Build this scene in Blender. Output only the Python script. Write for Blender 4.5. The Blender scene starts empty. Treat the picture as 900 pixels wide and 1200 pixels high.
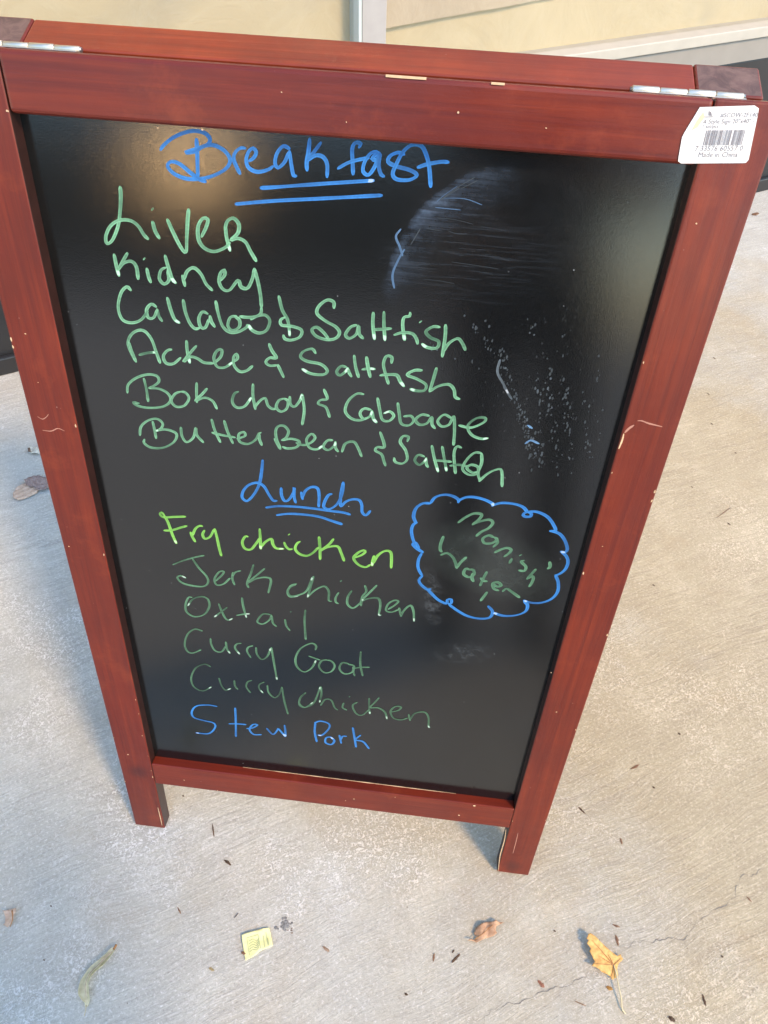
import bpy, bmesh, math, random
from mathutils import Vector, Matrix, noise
random.seed(7)
SC = bpy.context.scene
COL = SC.collection

# ------------------------------------------------------------------ camera
CAM_LOC = Vector((0.0834875, -0.2658910, 1.1453227))
CAM_ROT = Matrix(((0.9933611, -0.1032998, 0.0506245),
                  (0.1117013, 0.7609153, -0.6391641),
                  (0.0275046, 0.6405756, 0.7674024)))
cd = bpy.data.cameras.new('camera')
cam = bpy.data.objects.new('camera', cd)
COL.objects.link(cam)
cd.sensor_fit = 'VERTICAL'; cd.sensor_height = 36; cd.sensor_width = 27
cd.lens = 24.0
cd.clip_start = 0.01; cd.clip_end = 400
cam.matrix_world = Matrix.Translation(CAM_LOC) @ CAM_ROT.to_4x4()
SC.camera = cam

# ------------------------------------------------------------------ sky, sun, exposure
SUN_DIR = Vector((0.74, -0.52, 1.0)).normalized()        # towards the sun
world = bpy.data.worlds.new('World'); SC.world = world
world.use_nodes = True
wn = world.node_tree.nodes; wl = world.node_tree.links
sky = wn.new('ShaderNodeTexSky'); sky.sky_type = 'NISHITA'; sky.sun_disc = False
sky.sun_elevation = math.asin(SUN_DIR.z)
sky.sun_rotation = math.atan2(SUN_DIR.x, SUN_DIR.y)
sky.air_density = 1.4; sky.dust_density = 0.3; sky.ozone_density = 1.9
wl.new(sky.outputs[0], wn['Background'].inputs[0])
wn['Background'].inputs[1].default_value = 0.15
sl = bpy.data.lights.new('sun', 'SUN'); sl.energy = 1.3; sl.angle = math.radians(10)
sl.color = (1.0, 0.68, 0.36)
sun = bpy.data.objects.new('sun', sl); COL.objects.link(sun)
sun.rotation_euler = SUN_DIR.to_track_quat('Z', 'Y').to_euler()
SC.view_settings.view_transform = 'Standard'; SC.view_settings.look = 'None'
SC.view_settings.exposure = 1.70; SC.view_settings.gamma = 1.0

# ------------------------------------------------------------------ measuring helpers: where a sight line meets a surface
def ray(x, y):
    return CAM_ROT @ Vector(((x-450)/800, -(y-600)/800, -1))
def on_ground(x, y, z=0.0):
    d = ray(x, y); return CAM_LOC + d*((z-CAM_LOC.z)/d.z)

# sign geometry (metres)
LEAN = math.radians(16)
SW, SH, ST = 0.61, 1.0062, 0.022           # width, length, thickness of the front frame
STILE = 0.0473; TOPRAIL = 0.0420
RB0, RB1 = 0.1157, 0.1617                  # bottom rail
REC = 0.0138                               # depth of the board behind the frame's face
A3 = Matrix(((1, 0, 0), (0, math.sin(LEAN), -math.cos(LEAN)), (0, math.cos(LEAN), math.sin(LEAN))))
SO = Vector((-SW/2, 0, ST*math.sin(LEAN)))
FRONT = Matrix.Translation(SO) @ A3.to_4x4()
FRONT_I = FRONT.inverted()
def on_sign(x, y, n=0.0):
    """point of the sign's plane n (sign coordinates u, v, n)"""
    d = FRONT_I.to_3x3() @ ray(x, y); c = FRONT_I @ CAM_LOC
    return c + d*((n-c.z)/d.z)

# ------------------------------------------------------------------ object helpers
def tag(o, label=None, cat=None, group=None, kind=None):
    if label: o['label'] = label
    if cat: o['category'] = cat
    if group: o['group'] = group
    if kind: o['kind'] = kind
    return o
def empty(name, loc=(0, 0, 0), rot=(0, 0, 0)):
    o = bpy.data.objects.new(name, None); COL.objects.link(o)
    o.location = loc; o.rotation_euler = rot; o.empty_display_size = .05
    return o
def link(name, me, mat=None, parent=None, local=None):
    o = bpy.data.objects.new(name, me); COL.objects.link(o)
    if mat is not None:
        for m in (mat if isinstance(mat, (list, tuple)) else [mat]): me.materials.append(m)
    if parent: o.parent = parent
    if local is not None: o.matrix_local = local
    return o
def from_bm(name, bm, mat=None, parent=None, local=None, smooth=False):
    me = bpy.data.meshes.new(name); bm.to_mesh(me); bm.free()
    if smooth:
        for p in me.polygons: p.use_smooth = True
    return link(name, me, mat, parent, local)
def bm_box(bm, lo, hi, bevel=0.0, seg=2):
    lo, hi = Vector(lo), Vector(hi)
    r = bmesh.ops.create_cube(bm, size=1.0)
    vs = r['verts']
    for v in vs:
        v.co = Vector(((v.co.x+.5)*(hi.x-lo.x)+lo.x, (v.co.y+.5)*(hi.y-lo.y)+lo.y, (v.co.z+.5)*(hi.z-lo.z)+lo.z))
    if bevel:
        es = list({e for v in vs for e in v.link_edges})
        bmesh.ops.bevel(bm, geom=es, offset=bevel, segments=seg, profile=.5, affect='EDGES')
def box(name, lo, hi, mat, parent=None, local=None, bevel=0.0, seg=2):
    bm = bmesh.new(); bm_box(bm, lo, hi, bevel, seg)
    return from_bm(name, bm, mat, parent, local)
def bm_cyl(bm, p0, p1, r0, r1=None, n=16, caps=True):
    p0, p1 = Vector(p0), Vector(p1); r1 = r0 if r1 is None else r1
    ax = (p1-p0).normalized(); q = ax.to_track_quat('Z', 'Y')
    a = []; b = []
    for i in range(n):
        t = 2*math.pi*i/n; d = q @ Vector((math.cos(t), math.sin(t), 0))
        a.append(bm.verts.new(p0+d*r0)); b.append(bm.verts.new(p1+d*r1))
    for i in range(n):
        j = (i+1) % n; f = bm.faces.new((a[i], a[j], b[j], b[i])); f.smooth = True
    if caps: bm.faces.new(a[::-1]); bm.faces.new(b)

# ------------------------------------------------------------------ material helpers
class NT:
    def __init__(s, name):
        s.m = bpy.data.materials.new(name); s.m.use_nodes = True
        s.t = s.m.node_tree; s.b = s.t.nodes['Principled BSDF']; s.co = None
    def n(s, kind, **kw):
        x = s.t.nodes.new(kind)
        for k, v in kw.items(): setattr(x, k, v)
        return x
    def l(s, a, b): s.t.links.new(a, b)
    def coord(s, scale=(1, 1, 1), rot=(0, 0, 0), loc=(0, 0, 0)):
        if s.co is None: s.co = s.n('ShaderNodeTexCoord')
        mp = s.n('ShaderNodeMapping')
        mp.inputs['Scale'].default_value = scale; mp.inputs['Rotation'].default_value = rot
        mp.inputs['Location'].default_value = loc
        s.l(s.co.outputs['Object'], mp.inputs[0]); return mp.outputs[0]
    def noise(s, sc, det=4, rough=.55, vec=None, dist=0.0):
        x = s.n('ShaderNodeTexNoise'); x.inputs['Scale'].default_value = sc
        x.inputs['Detail'].default_value = det; x.inputs['Roughness'].default_value = rough
        x.inputs['Distortion'].default_value = dist
        s.l(vec if vec is not None else s.coord(), x.inputs['Vector']); return x.outputs['Fac']
    def voro(s, sc, vec=None, feat='F1', out='Distance'):
        x = s.n('ShaderNodeTexVoronoi', feature=feat); x.inputs['Scale'].default_value = sc
        s.l(vec if vec is not None else s.coord(), x.inputs['Vector']); return x.outputs[out]
    def ramp(s, src, stops):
        x = s.n('ShaderNodeValToRGB'); e = x.color_ramp.elements
        while len(e) < len(stops): e.new(.5)
        for i, (p, c) in enumerate(stops):
            e[i].position = p
            e[i].color = (c, c, c, 1) if isinstance(c, (int, float)) else (*c, 1)
        s.l(src, x.inputs[0]); return x.outputs[0]
    def math(s, op, a, b=None, clamp=False):
        x = s.n('ShaderNodeMath', operation=op); x.use_clamp = clamp
        for i, v in enumerate((a, b)):
            if v is None: continue
            if isinstance(v, (int, float)): x.inputs[i].default_value = v
            else: s.l(v, x.inputs[i])
        return x.outputs[0]
    def mix(s, f, a, b, mode='MIX'):
        x = s.n('ShaderNodeMix', data_type='RGBA', blend_type=mode)
        for i, v in ((0, f), (6, a), (7, b)):
            if isinstance(v, (int, float)): x.inputs[i].default_value = v
            elif isinstance(v, (tuple, list)): x.inputs[i].default_value = (*v, 1)
            else: s.l(v, x.inputs[i])
        return x.outputs[2]
    def bump(s, h, strength=.3, dist=.001, normal=None):
        x = s.n('ShaderNodeBump'); x.inputs['Strength'].default_value = strength
        x.inputs['Distance'].default_value = dist
        s.l(h, x.inputs['Height'])
        if normal is not None: s.l(normal, x.inputs['Normal'])
        s.l(x.outputs[0], s.b.inputs['Normal']); return x.outputs[0]
    def set(s, **kw):
        for k, v in kw.items():
            k = k.replace('_', ' ')
            i = s.b.inputs[k]
            if isinstance(v, (int, float)): i.default_value = v
            elif isinstance(v, (tuple, list)): i.default_value = (*v, 1)
            else: s.l(v, i)
        return s
def simple(name, col, rough=.6, metal=0.0, spec=.5, var=.15, vs=40, bumpd=0.0):
    k = NT(name); f = k.noise(vs, 4)
    c = k.mix(f, tuple(x*(1-var) for x in col), tuple(min(1, x*(1+var)) for x in col))
    k.set(Base_Color=c, Roughness=rough, Metallic=metal, Specular_IOR_Level=spec)
    if bumpd: k.bump(k.noise(vs*3, 4), .5, bumpd)
    return k.m

CBX, CBY = 0.0, 0.0
def mat_concrete():
    k = NT('broom_finished_concrete')
    brot = math.radians(-30)
    wob = k.n('ShaderNodeTexNoise'); wob.inputs['Scale'].default_value = 5; k.l(k.coord(), wob.inputs['Vector'])
    va = k.n('ShaderNodeVectorMath', operation='MULTIPLY_ADD'); k.l(wob.outputs['Color'], va.inputs[0])
    va.inputs[1].default_value = (.05, .05, 0); k.l(k.coord(), va.inputs[2])
    def bc(sx, sy, r):
        m = k.n('ShaderNodeMapping'); m.inputs['Scale'].default_value = (sx, sy, 1); m.inputs['Rotation'].default_value = (0, 0, r)
        r0 = k.n('ShaderNodeMapping'); r0.inputs['Rotation'].default_value = (0, 0, r); k.l(va.outputs[0], r0.inputs[0])
        m.inputs['Rotation'].default_value = (0, 0, 0); k.l(r0.outputs[0], m.inputs[0]); return m.outputs[0]
    big = k.noise(1.1, 4, .55, k.coord(loc=(CBX, CBY, 0))); mid = k.noise(9, 6, .7); sm = k.noise(34, 5, .7)
    broom = k.noise(1.0, 5, .72, bc(7, 105, brot), .6); fine = k.noise(1.0, 4, .75, bc(26, 380, brot), .5)
    bmask = k.ramp(k.noise(3.1, 3, .6, k.coord(loc=(2, 8, 0))), [(.35, .25), (.65, 1)])
    grit = k.noise(210, 5, .85); g2 = k.noise(1100, 2, .8)
    c = k.mix(k.ramp(big, [(.3, 0), (.72, 1)]), (.415, .395, .325), (.51, .51, .455))
    c = k.mix(k.ramp(mid, [(.32, .45), (.6, 0)]), c, (.37, .345, .30))
    c = k.mix(k.ramp(mid, [(.55, 0), (.75, .35)]), c, (.66, .645, .61))
    c = k.mix(k.ramp(sm, [(.3, .4), (.5, 0)]), c, (.37, .35, .31))
    bl = k.math('MULTIPLY', k.ramp(broom, [(.34, .85), (.54, 0)]), bmask)
    c = k.mix(bl, c, (.34, .32, .285))
    fl = k.math('MULTIPLY', k.ramp(fine, [(.50, 0), (.70, .55)]), bmask)
    c = k.mix(fl, c, (.74, .72, .68))
    c = k.mix(k.ramp(grit, [(.34, .6), (.45, 0)]), c, (.24, .23, .21))
    c = k.mix(k.ramp(grit, [(.54, 0), (.66, .7)]), c, (.80, .785, .76))
    # patches of pale flecked laitance
    pm = k.ramp(k.noise(3.7, 4, .65, k.coord(loc=(3.1, 1.7, 0))), [(.50, 0), (.62, 1)])
    fk = k.n('ShaderNodeTexNoise'); fk.inputs['Scale'].default_value = 190; fk.inputs['Detail'].default_value = 3; fk.inputs['Distortion'].default_value = 1.6
    k.l(k.coord(), fk.inputs['Vector'])
    cr = k.math('MULTIPLY', k.ramp(fk.outputs['Fac'], [(.52, 0), (.60, 1)]), pm)
    c = k.mix(k.math('MULTIPLY', cr, .7), c, (.80, .785, .75))
    # brown soiling and dark pores
    st = k.ramp(k.noise(5.5, 5, .7, k.coord(loc=(9, 4, 0))), [(.56, 0), (.8, .5)])
    c = k.mix(st, c, (.40, .33, .24))
    dots = k.ramp(k.voro(34), [(.020, 1), (.045, 0)])
    c = k.mix(k.math('MULTIPLY', dots, k.ramp(k.noise(12, 2), [(.45, 0), (.6, .7)])), c, (.13, .10, .075))
    # warm light on the right half, painted into the colour as a ragged tan patch
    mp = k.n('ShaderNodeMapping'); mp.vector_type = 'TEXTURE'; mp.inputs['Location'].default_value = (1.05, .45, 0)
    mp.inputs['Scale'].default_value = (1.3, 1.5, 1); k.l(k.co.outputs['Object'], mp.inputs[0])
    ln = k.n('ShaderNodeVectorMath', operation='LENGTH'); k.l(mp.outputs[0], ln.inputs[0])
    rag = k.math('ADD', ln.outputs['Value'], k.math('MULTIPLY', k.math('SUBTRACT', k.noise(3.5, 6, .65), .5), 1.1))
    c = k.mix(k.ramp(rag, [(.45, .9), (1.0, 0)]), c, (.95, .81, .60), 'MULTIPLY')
    h = k.math('ADD', k.math('MULTIPLY', k.math('MULTIPLY', broom, bmask), 1.6), k.math('MULTIPLY', fine, .7))
    h = k.math('ADD', h, k.math('MULTIPLY', grit, 1.0))
    h = k.math('ADD', h, k.math('MULTIPLY', g2, .4))
    h = k.math('ADD', h, k.math('MULTIPLY', cr, .35))
    k.bump(h, .9, .0017)
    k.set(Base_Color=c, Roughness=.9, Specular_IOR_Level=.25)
    return k.m

def mat_wood(name, axis):
    """mahogany stained, satin lacquered timber; the grain runs along the given axis"""
    k = NT(name)
    def st(a, b):
        v = [a, a, a]; v[axis] = b; return tuple(v)
    g = k.noise(1, 5, .7, k.coord(st(240, 7)), .5)
    b = k.noise(1, 4, .6, k.coord(st(52, 2.0)), 1.6)
    ring = k.n('ShaderNodeTexWave', wave_type='BANDS', bands_direction=('X' if axis == 1 else 'Y')); ring.inputs['Scale'].default_value = 26
    ring.inputs['Distortion'].default_value = 5; ring.inputs['Detail'].default_value = 3; ring.inputs['Detail Scale'].default_value = .8
    k.l(k.coord(st(1, .13)), ring.inputs['Vector'])
    blot = k.noise(5, 5, .65); bl2 = k.noise(15, 5, .7, k.coord(loc=(4, 2, 1)))
    c = k.mix(k.ramp(b, [(.3, 0), (.7, 1)]), (.115, .0115, .0055), (.205, .0265, .0075))
    c = k.mix(k.ramp(ring.outputs['Fac'], [(.35, 0), (1, .16)]), c, (.085, .010, .006))
    c = k.mix(k.ramp(g, [(.30, .38), (.52, 0)]), c, (.060, .008, .006))
    c = k.mix(k.ramp(blot, [(.35, .55), (.6, 0)]), c, (.085, .012, .008))
    c = k.mix(k.ramp(bl2, [(.56, 0), (.75, .4)]), c, (.29, .050, .014))
    kn = k.voro(4.2, k.coord((1, 1, 1), loc=(.37, .11, .2)))
    c = k.mix(k.ramp(kn, [(.03, .7), (.085, 0)]), c, (.05, .010, .010))
    sp = k.ramp(k.voro(95), [(.05, 1), (.075, 0)])
    spm = k.math('MULTIPLY', sp, k.ramp(k.noise(30, 2), [(.58, 0), (.66, 1)]))
    c = k.mix(k.math('MULTIPLY', spm, .5), c, (.5, .36, .30))
    k.bump(k.math('ADD', g, k.math('MULTIPLY', k.noise(45, 3), 1.0)), .3, .0007)
    r = k.ramp(k.noise(18, 5, .65), [(.3, .28), (.7, .52)])
    k.set(Base_Color=c, Roughness=r, Specular_IOR_Level=.30, Coat_Weight=.16, Coat_Roughness=.2)
    return k.m

def mat_endgrain():
    k = NT('worn_brown_end_grain')
    f = k.noise(60, 5, .7, k.coord((1, .5, 1)), .8); f2 = k.noise(22, 3, .6)
    c = k.mix(k.ramp(f, [(.3, 0), (.7, 1)]), (.050, .024, .020), (.19, .11, .085))
    c = k.mix(k.ramp(f2, [(.5, 0), (.65, .6)]), c, (.09, .03, .025))
    k.bump(f, .5, .001); k.set(Base_Color=c, Roughness=.6)
    return k.m

def gauss(k, cu, cv, ru, rv, rot=0.0):
    """soft elliptical mask in board coordinates"""
    mp = k.n('ShaderNodeMapping'); mp.vector_type = 'TEXTURE'
    mp.inputs['Location'].default_value = (cu, cv, -REC); mp.inputs['Rotation'].default_value = (0, 0, rot)
    mp.inputs['Scale'].default_value = (ru, rv, 1)
    if k.co is None: k.coord()
    k.l(k.co.outputs['Object'], mp.inputs[0])
    ln = k.n('ShaderNodeVectorMath', operation='LENGTH'); k.l(mp.outputs[0], ln.inputs[0])
    return ln.outputs['Value']

def mat_board():
    k = NT('black_dry_erase_board')
    tiny = k.noise(900, 2, .7)
    c = k.mix(k.noise(5, 3), (.0035, .0038, .004), (.0065, .007, .007))
    resid = (.17, .19, .20)
    def add(c, mask, amt, col=resid):
        return k.mix(k.math('MULTIPLY', mask, amt, True), c, col)
    # wiped arc
    P = [on_sign(x, y, -REC) for x, y in ((640, 330), (505, 262), (560, 215), (610, 450), (575, 660), (505, 700), (540, 765), (480, 500))]
    # the arc left by the cloth: a circle through three points of it, crisp outside and fading inwards
    a_, b_, c_ = [on_sign(x, y, -REC).xy for x, y in ((464, 292), (556, 207), (742, 300))]
    dd = 2*(a_.x*(b_.y-c_.y)+b_.x*(c_.y-a_.y)+c_.x*(a_.y-b_.y))
    cx = (a_.length_squared*(b_.y-c_.y)+b_.length_squared*(c_.y-a_.y)+c_.length_squared*(a_.y-b_.y))/dd
    cy = (a_.length_squared*(c_.x-b_.x)+b_.length_squared*(a_.x-c_.x)+c_.length_squared*(b_.x-a_.x))/dd
    R_ = (a_-Vector((cx, cy))).length
    wobn = k.noise(16, 4, .6)
    rad = k.math('ADD', gauss(k, cx, cy, R_, R_), k.math('MULTIPLY', k.math('SUBTRACT', wobn, .5), .2))
    rad = k.math('MULTIPLY', rad, .5)
    ring = k.ramp(rad, [(.36, 0), (.45, .35), (.492, 1), (.515, 0)])
    ringw = k.math('MULTIPLY', k.ramp(rad, [(.20, .1), (.42, .5), (.47, .9), (.56, 0)]), k.ramp(gauss(k, cx-.01, cy+.05, R_*1.15, R_*.85, 0), [(.4, 1), (1, 0)]))
    left = k.ramp(gauss(k, a_.x+.030, a_.y+.020, .075, .075, 0), [(.25, 1), (1, 0)])
    streak = k.noise(1, 5, .75, k.coord((18, 330, 1), (0, 0, -.14)), .5)
    scr = k.ramp(streak, [(.36, .15), (.66, 1)])
    soft = k.ramp(k.noise(36, 6, .75), [(.35, .05), (.68, 1)])
    c = add(c, k.math('MULTIPLY', k.math('MULTIPLY', ring, left), k.math('MULTIPLY', scr, soft)), .9, (.13, .19, .28))
    c = add(c, k.math('MULTIPLY', ringw, k.math('MULTIPLY', soft, k.ramp(k.noise(7, 3, .6), [(.35, .2), (.65, 1)]))), .12, (.16, .18, .20))
    inn = k.ramp(gauss(k, P[1].x+.035, P[1].y-.022, .085, .050, 0), [(.05, 1), (1, 0)])
    c = add(c, k.math('MULTIPLY', inn, k.ramp(streak, [(.50, 0), (.68, 1)])), .22, (.12, .15, .18))
    # beaded, dried trails
    tr = k.ramp(gauss(k, P[3].x+.02, P[3].y-.01, .085, .12, 0), [(.3, 1), (1, 0)])
    bead = k.ramp(k.voro(1, k.coord((300, 170, 1), (0, 0, .1))), [(.12, 1), (.26, 0)])
    bm_ = k.math('MULTIPLY', bead, k.ramp(k.noise(1, 2, .6, k.coord((130, 14, 1), (0, 0, .1))), [(.48, 0), (.6, 1)]))
    c = add(c, k.math('MULTIPLY', tr, bm_), .16)
    # cloud rub-out
    cl = k.ramp(gauss(k, P[4].x, P[4].y, .085, .048, -.35), [(.55, 1), (1, 0)])
    c = add(c, k.math('MULTIPLY', cl, k.ramp(k.noise(28, 4, .7, None, 1.5), [(.3, .25), (.8, 1)])), .16, (.16, .20, .17))
    for i, (ru, rv, a) in enumerate(((.016, .05, .30), (.045, .022, .18))):
        g = k.ramp(gauss(k, P[5+i].x, P[5+i].y, ru, rv, 0.2), [(.3, 1), (1, 0)])
        c = add(c, k.math('MULTIPLY', g, k.ramp(k.noise(110, 4, .75), [(.45, 0), (.68, 1)])), a)
    # dust specks
    sp = k.ramp(k.voro(70), [(.03, 1), (.045, 0)])
    c = add(c, k.math('MULTIPLY', sp, k.ramp(k.noise(20, 2), [(.5, 0), (.6, 1)])), .5, (.45, .47, .46))
    k.bump(k.math('ADD', tiny, k.math('MULTIPLY', k.noise(2600, 1), .5)), .7, .00006)
    k.set(Base_Color=c, Roughness=.115, Specular_IOR_Level=.72)
    return k.m

def mat_ink(name, col, dark):
    k = NT(name)
    at = k.n('ShaderNodeAttribute', attribute_name='ink')
    n = k.noise(520, 4, .75)
    f = k.math('MULTIPLY', at.outputs['Fac'], k.math('ADD', k.math('MULTIPLY', n, 1.5), .25), True)
    c = k.mix(f, dark, col)
    pool = k.ramp(at.outputs['Fac'], [(.93, 0), (1.0, .75)])
    c = k.mix(pool, c, tuple(.5*x+.42 for x in col))
    k.set(Base_Color=c, Roughness=.42, Specular_IOR_Level=.35)
    return k.m

def mat_paper(name, a, b):
    k = NT(name)
    cr = k.noise(5, 5, .6, None, 1.0); f = k.noise(70, 4, .6)
    c = k.mix(k.ramp(k.noise(2.2, 4, .6), [(.3, 0), (.7, 1)]), a, b)
    c = k.mix(k.ramp(cr, [(.46, 0), (.5, .04), (.54, 0)]), c, (.85, .80, .65))
    c = k.mix(k.ramp(k.noise(3.4, 3, .6, k.coord(loc=(5, 5, 5))), [(.55, 0), (.72, .35)]), c, (.36, .33, .27))
    k.bump(k.math('ADD', cr, k.math('MULTIPLY', f, .1)), .6, .01)
    k.set(Base_Color=c, Roughness=.75, Specular_IOR_Level=.3)
    return k.m

M_conc = mat_concrete()
M_woodV = mat_wood('mahogany_stained_wood_upright', 1)
M_woodH = mat_wood('mahogany_stained_wood_rail', 0)
M_end = mat_endgrain()
M_edge = simple('blackish_brown_edge', (.030, .011, .009), .38, var=.5, vs=90)
M_board = mat_board()
M_bare = simple('bare_chipped_wood', (.62, .42, .24), .7, var=.3, vs=300)
M_scuff = simple('pale_scuff', (.42, .19, .13), .7, var=.35, vs=400)
M_green = mat_ink('green_marker_ink', (.23, .52, .29), (.028, .068, .04))
M_pale = mat_ink('faded_green_marker_ink', (.135, .31, .165), (.012, .024, .016))
M_lime = mat_ink('lime_green_marker_ink', (.25, .58, .10), (.07, .19, .04))
M_blue = mat_ink('blue_marker_ink', (.040, .235, .60), (.015, .07, .20))
M_nickel = simple('brushed_nickel', (.70, .63, .50), .4, 1.0, var=.2, vs=160)
M_steel_dark = simple('dull_screw_steel', (.35, .34, .32), .4, 1.0)
M_label = simple('white_sticker_paper', (.74, .71, .66), .5, var=.04, vs=120)
M_glue = simple('yellowed_glue', (.60, .52, .33), .5)
M_print = simple('faded_black_print', (.22, .20, .20), .6, var=.5, vs=500)
M_kick = simple('black_painted_kick_plate', (.022, .022, .023), .32, var=.3, vs=9)
M_alu = simple('grey_aluminium_mullion', (.36, .34, .32), .45, .0, var=.1, vs=30)
M_alu2 = simple('pale_anodised_trim', (.50, .55, .52), .4, var=.08, vs=30)
M_sill = simple('chalky_white_sill_paint', (.42, .39, .33), .6, var=.12, vs=25, bumpd=.0006)
M_sillg = simple('grey_painted_sill_face', (.26, .24, .21), .6, var=.12, vs=18)
M_paperA = mat_paper('brown_kraft_paper', (.50, .41, .265), (.58, .48, .315))
M_paperB = mat_paper('pinkish_kraft_paper', (.44, .35, .25), (.54, .45, .33))
k = NT('window_glass')
_tr = k.n('ShaderNodeBsdfTransparent'); _tr.inputs[0].default_value = (.95, .955, .95, 1)
_gl = k.n('ShaderNodeBsdfGlossy'); _gl.inputs['Roughness'].default_value = .05
_fr = k.n('ShaderNodeFresnel'); _fr.inputs[0].default_value = 1.45; _mx = k.n('ShaderNodeMixShader')
_ge = k.n('ShaderNodeNewGeometry'); k.l(k.math('MULTIPLY', _fr.outputs[0], k.math('SUBTRACT', 1.0, _ge.outputs['Backfacing'])), _mx.inputs[0]); k.l(_tr.outputs[0], _mx.inputs[1]); k.l(_gl.outputs[0], _mx.inputs[2])
k.l(_mx.outputs[0], k.t.nodes['Material Output'].inputs[0]); M_glass = k.m
M_fascia = simple('grey_rendered_fascia', (.40, .38, .34), .8, var=.12, vs=6, bumpd=.002)

# ------------------------------------------------------------------ ground
bm = bmesh.new()
bmesh.ops.create_grid(bm, x_segments=2, y_segments=2, size=60)
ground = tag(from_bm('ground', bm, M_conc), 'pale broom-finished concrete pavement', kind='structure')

# hairline cracks: narrow raised-lip ribbons following the traced lines
def crack(pts, w=.00050):
    P = [on_ground(x, y) for x, y in pts]
    Q = []
    for a, b in zip(P, P[1:]):
        n = max(2, int((b-a).length/.0025))
        for i in range(n): Q.append(a.lerp(b, i/n))
    Q.append(P[-1])
    bm = bmesh.new(); prev = None
    for i, p in enumerate(Q):
        t = (Q[min(i+1, len(Q)-1)]-Q[max(i-1, 0)]).normalized(); nrm = Vector((-t.y, t.x, 0))
        ww = w*(.2+1.7*max(0, noise.noise(p*60)+.25))*(1-.6*abs(2*i/len(Q)-1)**3)
        o = nrm*(noise.noise(p*120)*.0045+noise.noise(p*38)*.006)
        a = bm.verts.new((p+o+nrm*ww).xy.to_3d()+Vector((0, 0, .0006))); b = bm.verts.new((p+o-nrm*ww).xy.to_3d()+Vector((0, 0, .0006)))
        if prev: bm.faces.new((prev[0], prev[1], b, a))
        prev = (a, b)
    return from_bm('crack', bm, M_crack, ground)
M_crack = simple('crack_shade', (.20, .18, .15), .95, var=.4, vs=300)
crack([(724, 1110), (740, 1107), (755, 1104), (770, 1100), (788, 1102), (800, 1102), (812, 1088), (822, 1076), (836, 1068), (850, 1062), (860, 1045), (871, 1029), (884, 1022), (900, 1018)])
crack([(566, 1201), (568, 1190), (574, 1182), (588, 1179), (602, 1177), (620, 1171), (636, 1163), (650, 1160), (664, 1152), (678, 1148), (690, 1146), (702, 1139)])

# ------------------------------------------------------------------ sandwich board
sign = empty('sandwich_board', (0, 0, 0))
tag(sign, 'dark red wooden A-frame menu board with black writing panel standing on the concrete', 'sandwich board')
BV = .0018
def fpart(name, lo, hi, mat, bevel=BV): return box(name, lo, hi, mat, sign, FRONT, bevel, 3)
def subs(parent, o): o.parent = parent; o.matrix_parent_inverse = Matrix(); o.matrix_local = Matrix(); return o
stL = fpart('stile', (0, 0, -ST), (STILE, SH, 0), M_woodV)
stR = fpart('stile', (SW-STILE, 0, -ST), (SW, SH, 0), M_woodV)
for st_, sg in ((stL, 1), (stR, -1)):              # the inner edges are blackish brown
    st_.data.materials.append(M_edge)
    for p in st_.data.polygons:
        if p.normal.x*sg > .9: p.material_index = 1
rT = fpart('rail', (STILE, SH-TOPRAIL, -ST+.0003), (SW-STILE, SH-.0003, -.0003), M_woodH, .0034)
rB = fpart('rail', (STILE, RB0, -ST+.0003), (SW-STILE, RB1, -.0003), M_woodH)
panel = fpart('writing_panel', (STILE-.001, RB1-.001, -REC-.004), (SW-STILE+.001, SH-TOPRAIL+.001, -REC), M_board, 0)
panel['label'] = 'glossy black panel covered with handwritten menu'
# rear frame, hinged at the top
RT = .034; GAP = .0024
yh = (FRONT @ Vector((0, SH, -ST))).y + GAP*2; zh = (FRONT @ Vector((0, SH, -ST))).z
B3 = Matrix(((-1, 0, 0), (0, -math.sin(LEAN), math.cos(LEAN)), (0, math.cos(LEAN), math.sin(LEAN))))
RW = .600
REAR = Matrix.Translation(Vector((RW/2-.001, yh, zh))) @ B3.to_4x4() @ Matrix.Translation((0, -zh/math.cos(LEAN), 0))
RH = zh/math.cos(LEAN)
def rpart(name, lo, hi, mat, bevel=BV): return box(name, lo, hi, mat, sign, REAR, bevel, 3)
def end_top(o):
    o.data.materials.append(M_end)
    for p in o.data.polygons:
        if p.normal.y > .9 and p.area > 1e-4: p.material_index = 1
RSW = .0475
for lo, hi in (((0, 0, 0), (RSW, RH, RT)), ((RW-RSW, 0, 0), (RW, RH, RT))):
    end_top(rpart('stile', lo, hi, M_woodV))
M_woodR = M_woodH.copy(); M_woodR.name = 'orange_red_stained_rail'
for nd in M_woodR.node_tree.nodes:                  # this rail took the stain lighter and more orange
    if nd.type == 'MIX' and tuple(round(v, 4) for v in nd.inputs[7].default_value[:3]) == (.205, .0265, .0075):
        nd.inputs[6].default_value = (.185, .024, .007, 1); nd.inputs[7].default_value = (.33, .052, .012, 1)
rRT = rpart('rail', (RSW, RH-.045, .0004), (RW-RSW, RH-.0004, RT-.0004), M_woodR)
rRT['label'] = 'orange red top rail of the rear frame'
rpart('rail', (RSW, .115, .0004), (RW-RSW, .16, RT-.0004), M_woodH)
rpart('writing_panel', (RSW-.001, .159, .012), (RW-RSW+.001, RH-.044, .016), M_board, 0)

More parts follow.
